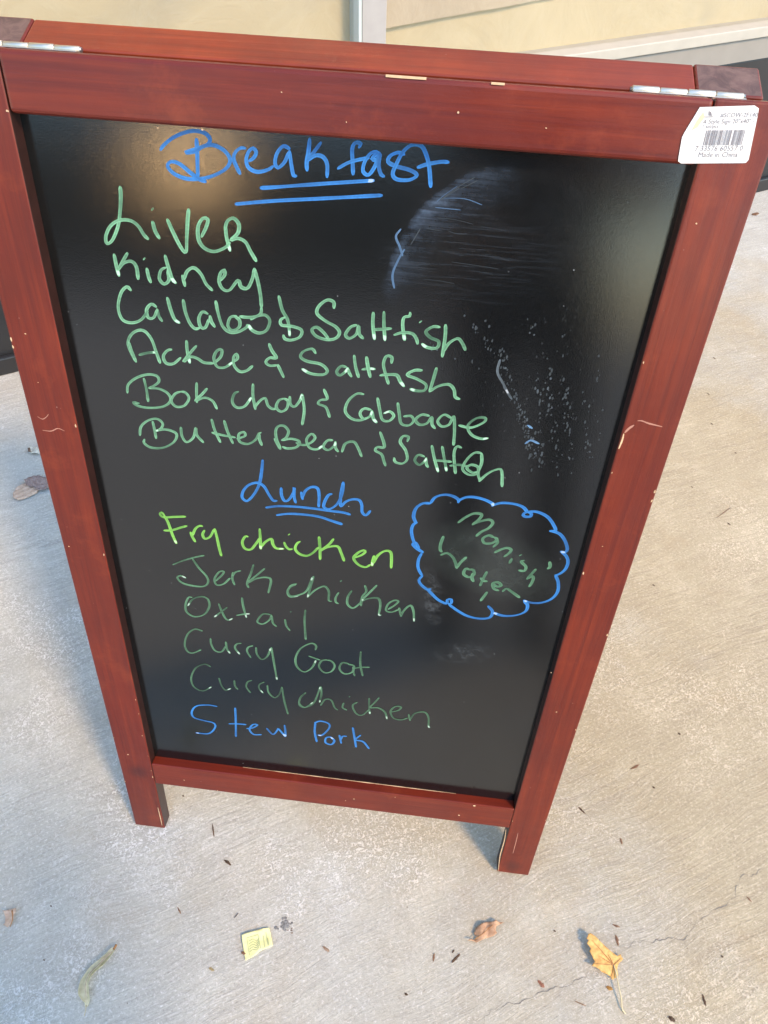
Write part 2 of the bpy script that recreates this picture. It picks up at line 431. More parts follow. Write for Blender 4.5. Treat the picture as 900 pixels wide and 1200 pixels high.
# hinges: leaf plates, knuckles and pin
def hinge(u0, u1):
    hy, hz = SH+.0012, -ST-.0005
    h = box('hinge', (u0, SH-.0002, -ST-.0004), (u1, SH+.0006, -ST+.0075), M_nickel, sign, FRONT, .0003, 1)
    n = 4; w = (u1-u0)/n
    for i in range(n):
        bm = bmesh.new(); bm_cyl(bm, (u0+i*w+.0003, hy, hz), (u0+(i+1)*w-.0003, hy, hz), .0023 if i % 2 else .0026, n=20)
        bmesh.ops.bevel(bm, geom=[e for e in bm.edges if len(e.link_faces) == 2 and any(len(f.verts) > 4 for f in e.link_faces)], offset=.0004, segments=1, affect='EDGES')
        o = from_bm('knuckle', bm, M_nickel); subs(h, o)
    bm = bmesh.new(); bm_cyl(bm, (u0-.001, hy, hz), (u1+.001, hy, hz), .0017, n=12)
    subs(h, from_bm('pin', bm, M_steel_dark))
    return h
hinge(.021, .101); hinge(.509, .588)

# ---- ink strokes
def crom(P, step):
    if len(P) == 2:
        P = [P[0], P[0].lerp(P[1], .5), P[1]]
    Q = [P[0]*2-P[1]] + P + [P[-1]*2-P[-2]]
    out = []
    for i in range(1, len(Q)-2):
        a, b, c, d = Q[i-1:i+3]
        n = max(2, int((c-b).length/step))
        for j in range(n):
            t = j/n
            out.append(.5*((2*b)+(c-a)*t+(2*a-5*b+4*c-d)*t*t+(3*b-a-3*c+d)*t**3))
    out.append(P[-1]); return out
LAYER = [0]
def ink_strokes(strokes, parent, mat, w, label, origin, scale, fade=1.0, n0=-REC+.0002, name='handwriting'):
    bm = bmesh.new(); lay = bm.verts.layers.float.new('ink')
    for st in strokes:
        LAYER[0] = (LAYER[0]+1) % 12
        pts = [on_sign(origin[0]+x/scale, origin[1]+y/scale, -REC) for x, y in st]
        if len(pts) == 1: pts = [pts[0]+Vector((-.0004, .0004, 0)), pts[0]+Vector((.0004, -.0004, 0))]
        for p in pts: p.z = 0
        Q = crom(pts, .0014)
        ph = random.random()*50; n = len(Q); rows = []
        zb = n0+LAYER[0]*.000012
        for i, p in enumerate(Q):
            t = (Q[min(i+1, n-1)]-Q[max(i-1, 0)])
            t = t.normalized() if t.length > 1e-9 else Vector((1, 0, 0))
            nr = Vector((-t.y, t.x, 0)); s = i/max(1, n-1)
            # chisel-tip: width changes a little with direction
            ww = .9*w*(.72+.30*abs(t.dot(Vector((.5, -.86, 0)))))*(1+.22*noise.noise(Vector((ph+i*.07, 0, 0))))
            endf = 1.0
            if i == 0 or i == n-1: endf = .45
            elif i == 1 or i == n-2: endf = .85
            inkv = fade*(.60+.75*noise.noise(Vector((ph+i*.05, 3, 0)))+.16*noise.noise(Vector((ph+i*.5, 9, 0)))+ (.25 if i > n-4 or i < 2 else 0))
            row = []
            for a, m in ((-1, .8), (-.72, 1.2), (0, .58), (.6, .78), (1, 1.1)):
                v = bm.verts.new((p.x+nr.x*ww*a*endf, p.y+nr.y*ww*a*endf, zb+.0000008*i))
                v[lay] = 1.1 if (fade > .5 and n > 8 and n-5 < i < n-1 and abs(a) < .9 and ph > 34) else max(0.05, min(.9, inkv*m)); row.append(v)
            rows.append(row)
        for r0, r1 in zip(rows, rows[1:]):
            for a in range(4): bm.faces.new((r0[a], r1[a], r1[a+1], r0[a+1]))
    bm.normal_update()
    for f in bm.faces:
        if f.normal.z < 0: f.normal_flip()
    o = from_bm(name, bm, mat); subs(parent, o)
    if label: o['label'] = label
    if name == 'smear': o['kind'] = 'stuff'
    return o

CA = ((100, 140), 3.913); CB = ((320, 140), 3.75); CC = ((120, 320), 3.75); CDD = ((350, 340), 3.4615)
CEx = ((270, 550), 5.0); CF = ((180, 590), 5.0); CG = ((330, 600), 4.737); CH = ((470, 560), 4.0909)
CI = ((200, 730), 5.294); CJ = ((330, 740), 4.5)
INK = [
 # Breakfast
 (M_blue, .00175, 1.0, 'blue handwritten heading Breakfast', [
  (CA, [[(510,85),(513,150),(515,220),(517,265)],
        [(343,142),(360,118),(400,85),(450,62),(500,52),(548,62),(572,90),(560,115),(520,130),(460,150),(500,148),(545,122),(590,118),(640,145),(664,185),(648,222),(600,252),(540,270),(470,272),(410,250),(378,215),(392,194),(430,202),(480,242),(520,272),(556,287)],
        [(712,253),(693,215),(680,178),(690,148),(715,130),(738,133)],
        [(748,192),(772,176),(784,150),(770,132),(750,146),(738,185),(750,222),(790,240),(838,230),(864,212)]]),
  (CB, [[(76,130),(45,117),(17,150),(9,192),(22,212),(50,188),(72,140)], [(72,135),(80,195),(90,245),(106,247)],
        [(162,80),(156,140),(148,190),(150,228)], [(213,98),(186,135),(153,178),(188,158),(220,165),(238,198),(237,257)],
        [(375,126),(386,106),(362,102),(348,130),(350,190),(352,245)], [(282,217),(330,190),(380,176),(424,168)],
        [(462,180),(436,172),(460,145),(430,148),(402,188),(396,228),(420,243),(448,205),(470,150),(464,200),(475,242),(492,250)],
        [(580,155),(550,145),(515,160),(506,186),(540,205),(600,222),(632,244),(600,265),(545,263),(526,240),(540,200),(572,142),(610,112),(650,115),(672,152),(686,210),(693,300)],
        [(632,212),(680,196),(740,186),(775,188)],
        [(-58,301),(0,298),(150,287),(300,277),(446,268)],
        [(-168,372),(0,358),(200,348),(350,340),(482,333)]])]),
 (M_green, .00175, 1.0, 'green handwritten line Liver', [
  (CA, [[(160,305),(163,350),(160,420),(150,490),(125,552),(100,568),(95,535),(115,490),(155,463),(205,463),(242,487),(270,530),(292,550)],
        [(308,465),(320,510),(342,548)], [(308,411)],
        [(375,455),(402,515),(438,585),(462,608),(466,540),(470,460),(475,408)],
        [(532,540),(556,490),(562,458),(540,453),(518,490),(520,550),(545,588),(590,605),(640,588),(665,562)],
        [(642,480),(648,540),(665,605)], [(640,505),(652,466),(680,453),(704,480),(700,520),(668,552),(700,545),(735,562),(758,605),(786,652)]])]),
 (M_green, .00175, .95, 'green handwritten line Kidney', [
  (CA, [[(132,615),(143,670),(156,720)], [(195,610),(175,645),(150,690),(175,660),(210,650),(234,675),(243,735)],
        [(282,680),(290,720),(302,750)], [(270,639)],
        [(372,678),(348,690),(340,730),(362,754),(384,735),(378,690)], [(365,620),(380,675),(398,730),(418,752)],
        [(445,712),(458,767)], [(452,735),(468,695),(498,680),(530,708),(555,755),(585,785)],
        [(618,740),(640,712),(638,690),(620,705),(614,745),(632,778),(662,782),(700,738),(715,768),(745,772),(768,725),(775,682)],
        [(775,680),(792,745),(804,810),(808,862)]]),
  (CC, [[(699,148),(697,175),(675,190),(640,194),(602,190)]])]),
 (M_green, .0017, .9, 'green handwritten line Callaloo and Saltfish', [
  (CC, [[(128,78),(108,60),(82,88),(70,150),(88,203),(128,218),(170,205),(202,165)],
        [(240,150),(216,136),(195,160),(202,195),(226,195),(242,158)], [(240,155),(250,192),(265,213)],
        [(285,105),(300,160),(318,203),(342,220)], [(355,115),(365,170),(385,220),(408,244),(430,240)],
        [(466,180),(440,170),(424,200),(432,236),(452,240),(470,200)], [(472,185),(480,215),(496,238)],
        [(498,120),(510,180),(530,235),(562,260),(602,256),(637,235),(634,225)],
        [(592,188),(562,195),(552,232),(572,252),(602,236),(602,205),(580,190)],
        [(650,205),(682,188),(717,185),(736,210),(722,250),(690,263),(658,250),(642,225)],
        [(775,98),(790,160),(814,205),(822,255),(823,278)], [(806,192),(784,205),(788,228),(835,234),(875,250),(868,280),(830,294),(802,288),(795,270)]]),
  (CDD, [[(143,75),(142,48),(115,40),(82,65),(75,95),(110,125),(150,148),(166,172),(150,195),(112,200),(70,185),(54,160),(74,150),(102,172),(125,203)],
         [(238,140),(210,150),(190,180),(206,195),(234,178),(243,145),(246,178),(264,197)],
         [(303,88),(301,140),(308,202)], [(346,85),(346,140),(350,206)], [(306,160),(340,158),(378,155)],
         [(452,88),(450,105),(428,110),(422,142),(430,205)], [(385,182),(420,172),(460,176),(478,198),(483,220)], [(494,128)],
         [(575,150),(545,148),(516,168),(535,192),(568,208),(560,234),(522,232),(498,216)],
         [(596,138),(594,190),(582,272)], [(584,252),(610,215),(645,196),(664,215),(677,245)]])]),
 (M_green, .0017, .9, 'green handwritten line Ackee and Saltfish', [
  (CC, [[(150,392),(128,350),(113,308),(126,272),(155,252),(186,255),(216,290),(238,350),(255,397)], [(116,300),(130,345),(148,390)], [(160,360),(200,350),(244,347)],
        [(307,335),(286,340),(268,365),(280,395),(312,398),(346,370)],
        [(370,295),(373,340),(385,397)], [(415,318),(388,348),(358,388),(388,368),(418,375),(448,393),(492,396)],
        [(490,396),(520,368),(525,338),(505,340),(490,372),(504,410),(538,414),(574,390)],
        [(574,390),(594,375),(590,355),(577,370),(579,405),(604,432),(635,428),(662,406)],
        [(732,308),(745,340),(765,372),(736,372),(718,390),(736,406),(771,404)], [(770,400),(784,430),(798,460)]]),
  (CDD, [[(70,258),(55,238),(20,248),(8,270),(35,288),(90,300),(116,325),(100,342),(50,338),(12,318)],
         [(195,312),(172,308),(154,330),(168,345),(194,326),(200,312)], [(200,315),(206,337),(216,352)],
         [(225,262),(231,310),(244,355)], [(275,268),(281,310),(291,355)], [(255,322),(285,318),(312,320)],
         [(376,298),(378,272),(356,268),(344,300),(354,345),(365,382)], [(328,346),(360,342),(398,345),(412,370),(429,392)],
         [(503,325),(470,325),(441,343),(480,360),(516,383),(510,406),(480,408),(450,400)],
         [(560,313),(548,355),(530,414)], [(530,412),(565,390),(608,382),(630,403),(635,433),(655,442)]])]),
 (M_green, .0016, .85, 'green handwritten line Bok choy and Cabbage', [
  (CC, [[(110,528),(114,490),(150,460),(200,445),(240,452),(249,475),(228,494),(202,505)], [(182,460),(194,510),(202,566)],
        [(202,505),(250,508),(290,530),(300,560),(270,585),(212,592),(160,584),(136,568),(164,572)],
        [(345,520),(320,530),(303,560),(324,586),(360,582),(381,550),(366,525),(342,520)],
        [(415,480),(414,520),(416,570)], [(462,505),(440,530),(410,560),(450,547),(485,562),(505,598)],
        [(600,520),(580,530),(571,565),(590,590),(625,585),(656,545)],
        [(662,485),(662,540),(673,600)], [(668,590),(694,560),(716,550),(728,582),(750,597),(772,590)],
        [(800,550),(775,560),(764,590),(785,608),(810,595),(816,562),(796,550)],
        [(824,540),(826,575),(846,586),(870,556),(878,530)], [(878,530),(887,600),(878,668)]]),
  (CDD, [[(102,400),(116,440),(90,445),(79,460),(108,472),(118,490),(126,517)],
         [(266,422),(236,420),(202,448),(189,490),(214,520),(250,527),(282,515)],
         [(295,485),(265,480),(249,500),(264,522),(290,510),(299,486)], [(299,490),(303,520),(318,538)],
         [(320,435),(330,490),(340,525),(366,530),(386,510),(370,492),(344,500)],
         [(402,455),(408,500),(416,540),(446,548),(466,530),(456,510),(424,512)],
         [(532,510),(500,505),(474,525),(490,545),(520,540),(540,515),(541,545),(555,562)],
         [(622,520),(590,505),(564,530),(580,552),(610,545),(629,512),(632,570),(628,630)],
         [(648,548),(700,557),(752,535),(756,518),(720,520),(686,550),(700,585),(738,602),(770,600)]])]),
 (M_green, .0016, .8, 'green handwritten line Butter Bean and Saltfish', [
  (CC, [[(165,715),(170,675),(200,648),(240,640),(265,660),(258,682),(234,695)], [(221,650),(230,690),(237,728)],
        [(234,692),(280,687),(325,705),(316,740),(270,766),(215,766),(184,746),(186,728)],
        [(345,675),(350,715),(370,742),(400,722),(411,680),(416,712),(446,745)],
        [(480,640),(494,690),(520,745)], [(535,646),(550,695),(575,750)], [(480,700),(530,712),(586,722)],
        [(590,728),(627,715),(622,698),(600,708),(604,740),(640,750),(673,732),(688,705),(700,700)], [(690,705),(690,728),(702,758)],
        [(756,725),(768,748),(784,775)], [(784,770),(766,730),(762,692),(775,672),(800,672),(818,695),(808,722),(786,735)],
        [(786,735),(830,728),(866,740),(852,765),(812,770),(790,762)]]),
  (CDD, [[(-12,618),(20,628),(50,618),(67,598),(52,583),(32,606),(44,638),(74,645),(98,630)],
         [(140,608),(116,610),(100,635),(120,648),(145,630),(150,612)], [(150,615),(150,640),(162,656)],
         [(175,657),(190,622),(224,615),(242,642),(256,676)],
         [(330,573),(346,620),(345,638),(320,636),(311,650),(336,665),(345,690),(353,714)],
         [(440,615),(446,595),(424,592),(412,615),(434,650),(440,685),(420,703),(392,696),(387,678)],
         [(512,675),(485,668),(471,690),(490,708),(514,690),(518,678)], [(517,680),(518,705),(526,719)],
         [(540,628),(550,680),(566,738)], [(582,632),(590,680),(600,735)], [(545,690),(580,692),(622,696)],
         [(662,640),(642,634),(630,665),(636,745)], [(612,712),(650,708),(690,716)],
         [(742,660),(712,660),(680,690),(665,725),(690,748),(722,745),(728,718),(700,708),(682,722),(705,740),(726,735)],
         [(742,660),(742,700),(728,740),(735,772)], [(730,776),(765,745),(800,728),(823,732),(825,798)]])]),
 (M_blue, .0018, .95, 'blue handwritten heading Lunch', [
  (CEx, [[(190,-58),(182,20),(168,90),(135,150),(98,184),(70,165),(76,125),(110,90),(160,78),(198,100),(228,150),(252,182),(276,182)],
         [(298,105),(300,150),(318,184),(345,175),(372,130),(374,105),(374,160),(384,198)],
         [(415,130),(424,178)], [(422,165),(440,125),(475,103),(510,110),(520,150),(517,222)],
         [(598,143),(575,150),(552,190),(548,220),(575,232),(612,215),(640,180),(658,125),(662,72)],
         [(662,72),(650,130),(645,175),(648,215),(675,190),(715,175),(755,180),(770,210),(772,250),(795,268),(822,240)],
         [(205,224),(280,215),(380,218),(480,228),(580,242),(660,252),(705,265)],
         [(268,268),(340,260),(430,264),(520,277),(590,300),(658,322)]])]),
 (M_lime, .0018, 1.0, 'bright lime green handwritten line Fry chicken', [
  (CF, [[(66,72),(48,52),(38,62),(60,80),(120,78),(190,76)], [(62,70),(85,110),(110,180),(135,236)], [(58,158),(110,155),(160,140),(198,130)],
        [(216,165),(228,195),(246,226)], [(228,188),(245,148),(270,130),(290,133)],
        [(300,155),(288,180),(300,205),(330,195),(350,160),(358,148)], [(358,145),(372,200),(385,260),(398,308)],
        [(556,195),(538,192),(520,225),(535,262),(570,268),(600,235),(625,200)],
        [(622,145),(626,210),(628,268)], [(630,255),(655,225),(690,208),(700,240),(720,262),(765,265)],
        [(765,225),(775,250),(795,268),(815,265)], [(794,181)]]),
  (CG, [[(105,162),(85,175),(76,205),(100,232),(140,242),(175,225),(205,195)],
        [(208,135),(213,200),(214,265)], [(290,147),(262,180),(215,215),(255,195),(310,190),(330,225),(348,273)],
        [(395,255),(440,240),(464,222),(455,212),(425,225),(400,255),(425,290),(465,305),(495,290)],
        [(515,240),(505,275),(502,300)], [(508,285),(535,240),(575,215),(605,222),(610,260),(608,312)]])]),
 (M_pale, .0015, .95, 'faded green handwritten line Jerk chicken', [
  (CF, [[(112,358),(170,335),(240,315),(298,303)], [(228,322),(265,375),(310,425),(320,460),(295,484),(235,482),(170,465),(140,435),(158,422),(192,436)],
        [(360,455),(400,420),(412,398),(385,400),(358,440),(370,475),(410,470),(450,435)],
        [(465,402),(462,440),(475,478)], [(462,425),(480,402),(512,393)],
        [(586,357),(570,410),(548,465),(558,494)], [(652,380),(610,415),(548,466),(600,440),(660,432),(688,450),(672,525)],
        [(840,470),(805,480),(785,515),(800,545),(850,540)]]),
  (CG, [[(82,400),(48,415),(34,440),(50,465),(95,460),(140,435),(172,360)],
        [(178,355),(162,410),(144,474)], [(144,470),(190,430),(238,412),(262,440),(262,490),(280,494)],
        [(318,445),(300,475),(302,500),(318,508)], [(330,382)],
        [(390,435),(368,470),(366,510),(395,532),(430,510),(455,480)],
        [(462,405),(470,440),(448,470),(440,522)], [(530,405),(490,445),(440,495),(480,480),(535,478),(548,515),(540,570),(555,570)],
        [(590,540),(630,515),(648,495),(625,490),(592,510),(580,545),(610,555),(650,540)],
        [(652,530),(665,580)], [(660,580),(680,545),(715,518),(732,550),(735,608)]])]),
 (M_pale, .00145, .85, 'faded green handwritten line Oxtail', [
  (CF, [[(228,550),(205,550),(188,590),(195,635),(240,662),(295,650),(326,605),(318,560),(280,545),(230,560),(200,600)],
        [(382,585),(395,620),(420,670),(440,682),(465,672)], [(432,608),(395,635),(355,665)],
        [(518,550),(525,600),(545,670)], [(485,655),(525,648),(565,645)],
        [(685,650),(640,648),(608,690),(640,705),(680,680),(692,650)], [(692,655),(700,700),(722,720)],
        [(770,678),(778,715),(800,745)], [(804,634)],
        [(890,622),(885,690),(892,798)]])]),
 (M_pale, .00145, .85, 'faded green handwritten line Curry Goat', [
  (CI, [[(200,50),(150,38),(105,70),(88,130),(105,175),(140,185),(190,165)],
        [(248,95),(252,130),(275,170),(315,178),(345,140)], [(342,115),(350,160),(370,190)],
        [(440,125),(410,130),(400,155),(430,195)], [(512,140),(482,150),(475,175),(498,215)],
        [(530,150),(535,190),(565,225),(600,205),(622,155)], [(625,150),(640,240),(660,352)]]),
  (CJ, [[(178,98),(182,75),(155,62),(100,90),(74,140),(82,185),(120,212),(160,190),(182,150)], [(142,128),(175,140),(205,150)],
        [(240,148),(210,155),(198,185),(225,215),(262,210),(280,180),(262,155),(238,150)],
        [(355,170),(320,165),(305,195),(330,222),(370,215),(382,182),(350,172)], [(378,185),(380,215),(386,235)],
        [(418,105),(415,170),(428,235)], [(375,195),(420,188),(465,188)]])]),
 (M_pale, .0014, .62, 'faintest green handwritten line Curry chicken', [
  (CI, [[(250,272),(210,255),(155,280),(128,340),(145,395),(200,420),(255,395)],
        [(300,340),(315,385),(340,415),(375,405)], [(395,355),(400,390),(418,412)],
        [(505,355),(478,365),(470,395),(495,432)], [(582,365),(552,380),(550,405),(575,435)],
        [(600,385),(608,430),(645,462),(675,440),(692,395)], [(690,395),(705,480),(728,565)],
        [(835,435),(805,465),(800,500),(835,522),(885,490)]]),
  (CJ, [[(128,322),(98,350),(94,388),(125,400),(170,375),(205,290)], [(208,290),(210,330),(200,375)], [(205,390),(230,358),(262,362),(280,400),(298,414)],
        [(328,375),(322,400),(345,414)], [(358,343)],
        [(400,372),(375,390),(392,430),(425,440),(462,410)],
        [(462,350),(462,400),(466,435)], [(515,348),(490,375),(468,400),(510,402),(545,425),(556,462)],
        [(572,425),(615,415),(630,398),(600,395),(575,420),(590,455),(630,465),(665,455)],
        [(670,435),(678,470)], [(678,462),(705,430),(755,425),(775,455),(775,500),(784,506)]])]),
 (M_blue, .0016, 1.0, 'blue handwritten line Stew Pork', [
  (CI, [[(290,517),(230,508),(160,515),(132,550),(145,585),(210,605),(268,620),(275,650),(235,685),(155,680)],
        [(400,525),(404,600),(405,705)], [(360,625),(410,625),(470,630)],
        [(470,655),(510,650),(538,632),(510,630),(490,660),(515,690),(565,692)],
        [(595,652),(635,690),(665,660),(668,655),(700,690),(712,705)], [(706,632),(712,670),(712,705)]]),
  (CJ, [[(178,482),(175,530),(186,582)], [(172,482),(205,472),(248,485),(250,510),(215,545),(190,545)],
        [(262,555),(235,560),(232,585),(262,595),(278,575),(258,555)],
        [(305,545),(315,590)], [(312,570),(322,552),(345,552)],
        [(375,505),(385,560),(393,610)], [(418,545),(390,570),(430,580),(462,618)]])]),
 (M_blue, .0019, 1.0, 'blue hand-drawn cloud outline around Manish Water', [
  (CH, [[(140,122),(165,92),(210,80),(250,88),(276,105),(272,120)], [(276,108),(310,93),(350,92),(400,104),(440,125),(434,136)],
        [(436,132),(480,120),(540,124),(585,140),(606,165)], [(600,160),(622,168),(622,183),(600,186),(585,178),(600,164),(650,162),(700,185),(728,220),(740,252),(710,254)],
        [(716,252),(760,268),(785,300),(797,340),(785,356),(762,352)], [(768,352),(792,375),(800,405),(785,440),(755,462),(735,466)],
        [(740,466),(753,500),(750,545),(720,580),(670,598),(620,597),(585,586)],
        [(588,590),(606,610),(595,640),(550,658),(490,660),(440,645)], [(416,612),(438,640),(425,668),(380,674),(320,662),(270,635),(228,605)],
        [(225,603),(240,600),(240,582),(222,584),(218,602),(180,585),(150,558),(130,535),(145,532)],
        [(130,538),(100,515),(86,490),(104,466)], [(100,468),(82,430),(84,390),(100,360)], [(108,358),(78,340),(56,318),(70,310),(88,340)],
        [(72,330),(56,290),(50,250),(60,222),(80,212)], [(72,216),(60,185),(72,145),(105,122),(142,122)]])]),
 (M_green, .0019, .42, 'green handwritten words Manish Water inside the cloud', [
  (CH, [[(272,215),(310,188),(350,170),(386,175),(372,200),(340,225)], [(345,220),(390,205),(425,200),(440,215),(420,240),(385,258),(358,280)],
        [(445,285),(420,275),(392,290),(400,312),(435,312),(460,295),(445,283)], [(455,290),(462,310),(440,332)],
        [(446,358),(480,342),(510,335),(528,345),(515,362),(492,378)],
        [(532,385),(525,398),(518,410)], [(572,370)],
        [(592,395),(575,400),(598,425),(590,445),(562,442)],
        [(648,435),(625,460),(602,486)], [(604,484),(628,470),(634,482),(625,505),(612,522)],
        [(204,278),(190,315),(188,345),(198,355)], [(188,370),(220,360),(248,380),(262,410),(268,435)], [(268,430),(285,405),(315,378)],
        [(330,440),(310,435),(300,460),(325,475),(350,462),(345,440),(320,440)], [(345,455),(340,480),(348,498)],
        [(412,448),(395,480),(378,518)], [(380,478),(395,492),(415,495)],
        [(435,505),(460,520),(480,515),(465,500),(440,505),(445,530),(470,540)],
        [(485,545),(505,530),(530,545),(570,574)], [(414,545),(395,570),(380,590)], [(712,400),(714,425),(700,436)]])]),
]
for mat, w, fade, label, groups in INK:
    bmj = None; objs = []
    for (org, sc), strokes in groups:
        objs.append(ink_strokes(strokes, panel, mat, w, label, org, sc, fade))
    if len(objs) > 1:                     # join the two halves of one line of writing
        bm = bmesh.new()
        for o in objs: bm.from_mesh(o.data)
        me = objs[0].data; bm.to_mesh(me); bm.free()
        for o in objs[1:]: bpy.data.objects.remove(o)

# remnants of ink and dried droplets on the rubbed-out corner
M_resid = mat_ink('dried_marker_residue', (.13, .16, .18), (.025, .03, .032))
M_residb = mat_ink('blue_residue', (.16, .32, .52), (.04, .07, .12))
ink_strokes([[(462,338),(460,322),(466,306),(474,292)], [(472,300),(468,288),(464,277),(470,268)]], panel, M_residb, .0010, 'smeared blue ink left at the wiped corner', (0, 0), 1.0, .45, name='smear')
ink_strokes([[(586,421),(583,436),(590,450),(596,462)], [(590,452),(600,468)]], panel, M_resid, .0012, None, (0, 0), 1.0, .8, name='smear')
ink_strokes([[(615,520),(622,516),(632,520)], [(618,498),(624,502)]], panel, M_residb, .0012, None, (0, 0), 1.0, .7, name='smear')
rw = random.Random(5)
arc0 = [(466, 300), (474, 282), (486, 264), (500, 248), (516, 233), (536, 219), (556, 209), (572, 203)]
arcs = []
for i in range(4):
    a = rw.randint(0, 5); b = min(8, a+rw.randint(2, 4)); d = abs(rw.gauss(0, 9))
    arcs.append([(x+d*.85+rw.gauss(0, .8), y+d*.5+rw.gauss(0, .8)) for x, y in arc0[a:b]])
ink_strokes(arcs, panel, M_resid, .00045, 'pale wiped arc of smeared ink near the top right of the panel', (0, 0), 1.0, .3, name='smear')
ink_strokes([[(512, 236), (520, 229), (530, 222), (536, 218)], [(520, 232), (545, 233), (565, 240)], [(510, 243), (540, 246)]], panel, M_residb, .0004, None, (0, 0), 1.0, .28, name='smear')
arcs = []
for i in range(5):
    x = 482+rw.random()*50; y = 255+rw.random()*75; L = 12+rw.random()*45
    arcs.append([(x, y), (x+L*.5, y+L*.06+rw.gauss(0, 1)), (x+L, y+L*.16+rw.gauss(0, 1))])
ink_strokes(arcs, panel, M_resid, .0002, None, (0, 0), 1.0, .2, name='smear')
def blob(bm, lay, c, r, z, e=1.5, ink=.6):
    n = 7; vs = []
    for i in range(n):
        t = 2*math.pi*i/n; rr = r*(1+.3*(random.random()-.5))
        v = bm.verts.new((c.x+rr*math.cos(t), c.y+rr*e*math.sin(t), z)); v[lay] = ink*(.4+.9*random.random()); vs.append(v)
    bm.faces.new(vs)
bm = bmesh.new(); lay = bm.verts.layers.float.new('ink')
rr_ = random.Random(3)
trails = [(566,372,640,560,46), (585,400,622,520,34), (600,452,628,552,34), (628,440,636,545,30), (640,400,652,540,30), (662,450,668,540,20), (684,445,690,535,22), (545,375,588,420,20), (700,400,706,520,10), (612,330,655,560,22), (655,360,672,560,18), (480,395,560,430,12)]
for x0, y0, x1, y1, n in trails:
    for i in range(n):
        t = rr_.random()**.8
        p = on_sign(x0+(x1-x0)*t+rr_.gauss(0, 2.6), y0+(y1-y0)*t+rr_.gauss(0, 3), -REC)
        LAYER[0] = (LAYER[0]+1) % 12
        blob(bm, lay, p, .0006*(.5+rr_.random()*1.25), -REC+.00012+.000004*LAYER[0], 1.0+rr_.random()*1.3, .06+.36*rr_.random()**2.2)
o = from_bm('dried_droplet', bm, M_resid); subs(panel, o); tag(o, 'field of tiny dried grey droplets on the wiped corner', kind='stuff')

# ---- wear on the frame
def ribbon(name, pts, w, mat, parent, plane_n=.00025, jag=.4, pfun=None):
    P = [pfun(x, y) if pfun else on_sign(x, y, 0) for x, y in pts]
    for p in P: p.z = plane_n
    Q = crom(P, .0012); bm = bmesh.new(); prev = None
    for i, p in enumerate(Q):
        t = (Q[min(i+1, len(Q)-1)]-Q[max(i-1, 0)]).normalized(); nr = Vector((-t.y, t.x, 0)); s = i/(len(Q)-1)
        ww = w*math.sin(math.pi*(.06+.88*s))**.5*(1+jag*noise.noise(p*900))
        a = bm.verts.new(p+nr*ww); b = bm.verts.new(p-nr*ww)
        if prev: bm.faces.new((prev[0], prev[1], b, a))
        prev = (a, b)
    o = from_bm(name, bm, mat); subs(parent, o); return o
ribbon('scratch', [(747, 493), (752, 493), (760, 496), (768, 498), (776, 500)], .0007, M_scuff, stR)
ribbon('scratch', [(743, 498), (737, 502), (732, 507)], .0011, M_scuff, stR)
ribbon('scratch', [(731, 508), (729, 516), (725, 526)], .0008, M_bare, stR)
ribbon('scratch', [(601, 1000), (605, 985), (607, 976)], .0005, M_scuff, stR)
ribbon('scratch', [(44, 488), (50, 491), (55, 488), (57, 485)], .0004, M_scuff, stL)
ribbon('scratch', [(50, 504), (60, 505), (68, 502), (76, 505)], .0005, M_scuff, stL)
ribbon('scratch', [(593, 972), (591, 985), (586, 1003), (584, 1020)], .0006, M_bare, stR)
ribbon('scratch', [(185, 946), (188, 958), (190, 967)], .0007, M_bare, stL)
def chipdots(parent, pts):
    for x, y, r in pts:
        p = on_sign(x, y, 0); bm = bmesh.new(); vs = []
        for i in range(7):
            t = 2*math.pi*i/7; q = r*(.6+.7*random.random())
            vs.append(bm.verts.new((p.x+q*1.3*math.cos(t), p.y+q*math.sin(t), .0004)))
        bm.faces.new(vs)
        o = from_bm('paint_chip', bm, M_bare); subs(parent, o)
chipdots(rT, [(237, 152, .0007), (537, 132, .0009), (185, 150, .0005), (406, 143, .0004), (330, 108, .0004), (640, 150, .0005)])
chipdots(rB, [(216, 914, .0010), (255, 926, .0008), (415, 936, .0009), (463, 934, .0007), (538, 955, .0012), (556, 944, .0014), (405, 938, .0008)])
chipdots(stL, [(9, 130, .0008), (150, 884, .0010), (167, 862, .0008), (45, 448, .0005), (81, 640, .0007), (30, 391, .0006)])
chipdots(stR, [(646, 788, .0006), (652, 834, .0008), (706, 640, .0005), (816, 262, .0006)])
rc = random.Random(21)
def edgechips(parent, u, n, v0=.05, v1=.95):
    for i in range(n):
        v = v0+(v1-v0)*rc.random(); r = .0005+.0007*rc.random()
        bm = bmesh.new()
        vs = [bm.verts.new((u+(-1 if u > .3 else 1)*r*.6*(rc.random()), v+r*1.6*math.cos(t), .0003)) if False else bm.verts.new((u+r*.8*math.sin(t), v+r*(1+rc.random()*1.5)*math.cos(t), .00035)) for t in [-2*math.pi*q/7 for q in range(7)]]
        bm.faces.new(vs); f = bm.faces[:] ; bm.normal_update()
        if bm.faces[:][0].normal.z < 0: bm.faces[:][0].normal_flip()
        subs(parent, from_bm('paint_chip', bm, M_bare))
edgechips(stL, STILE-.0016, 7, .02, .7); edgechips(stL, .0018, 6); edgechips(stR, SW-STILE+.0016, 4); edgechips(stR, SW-.0018, 6)
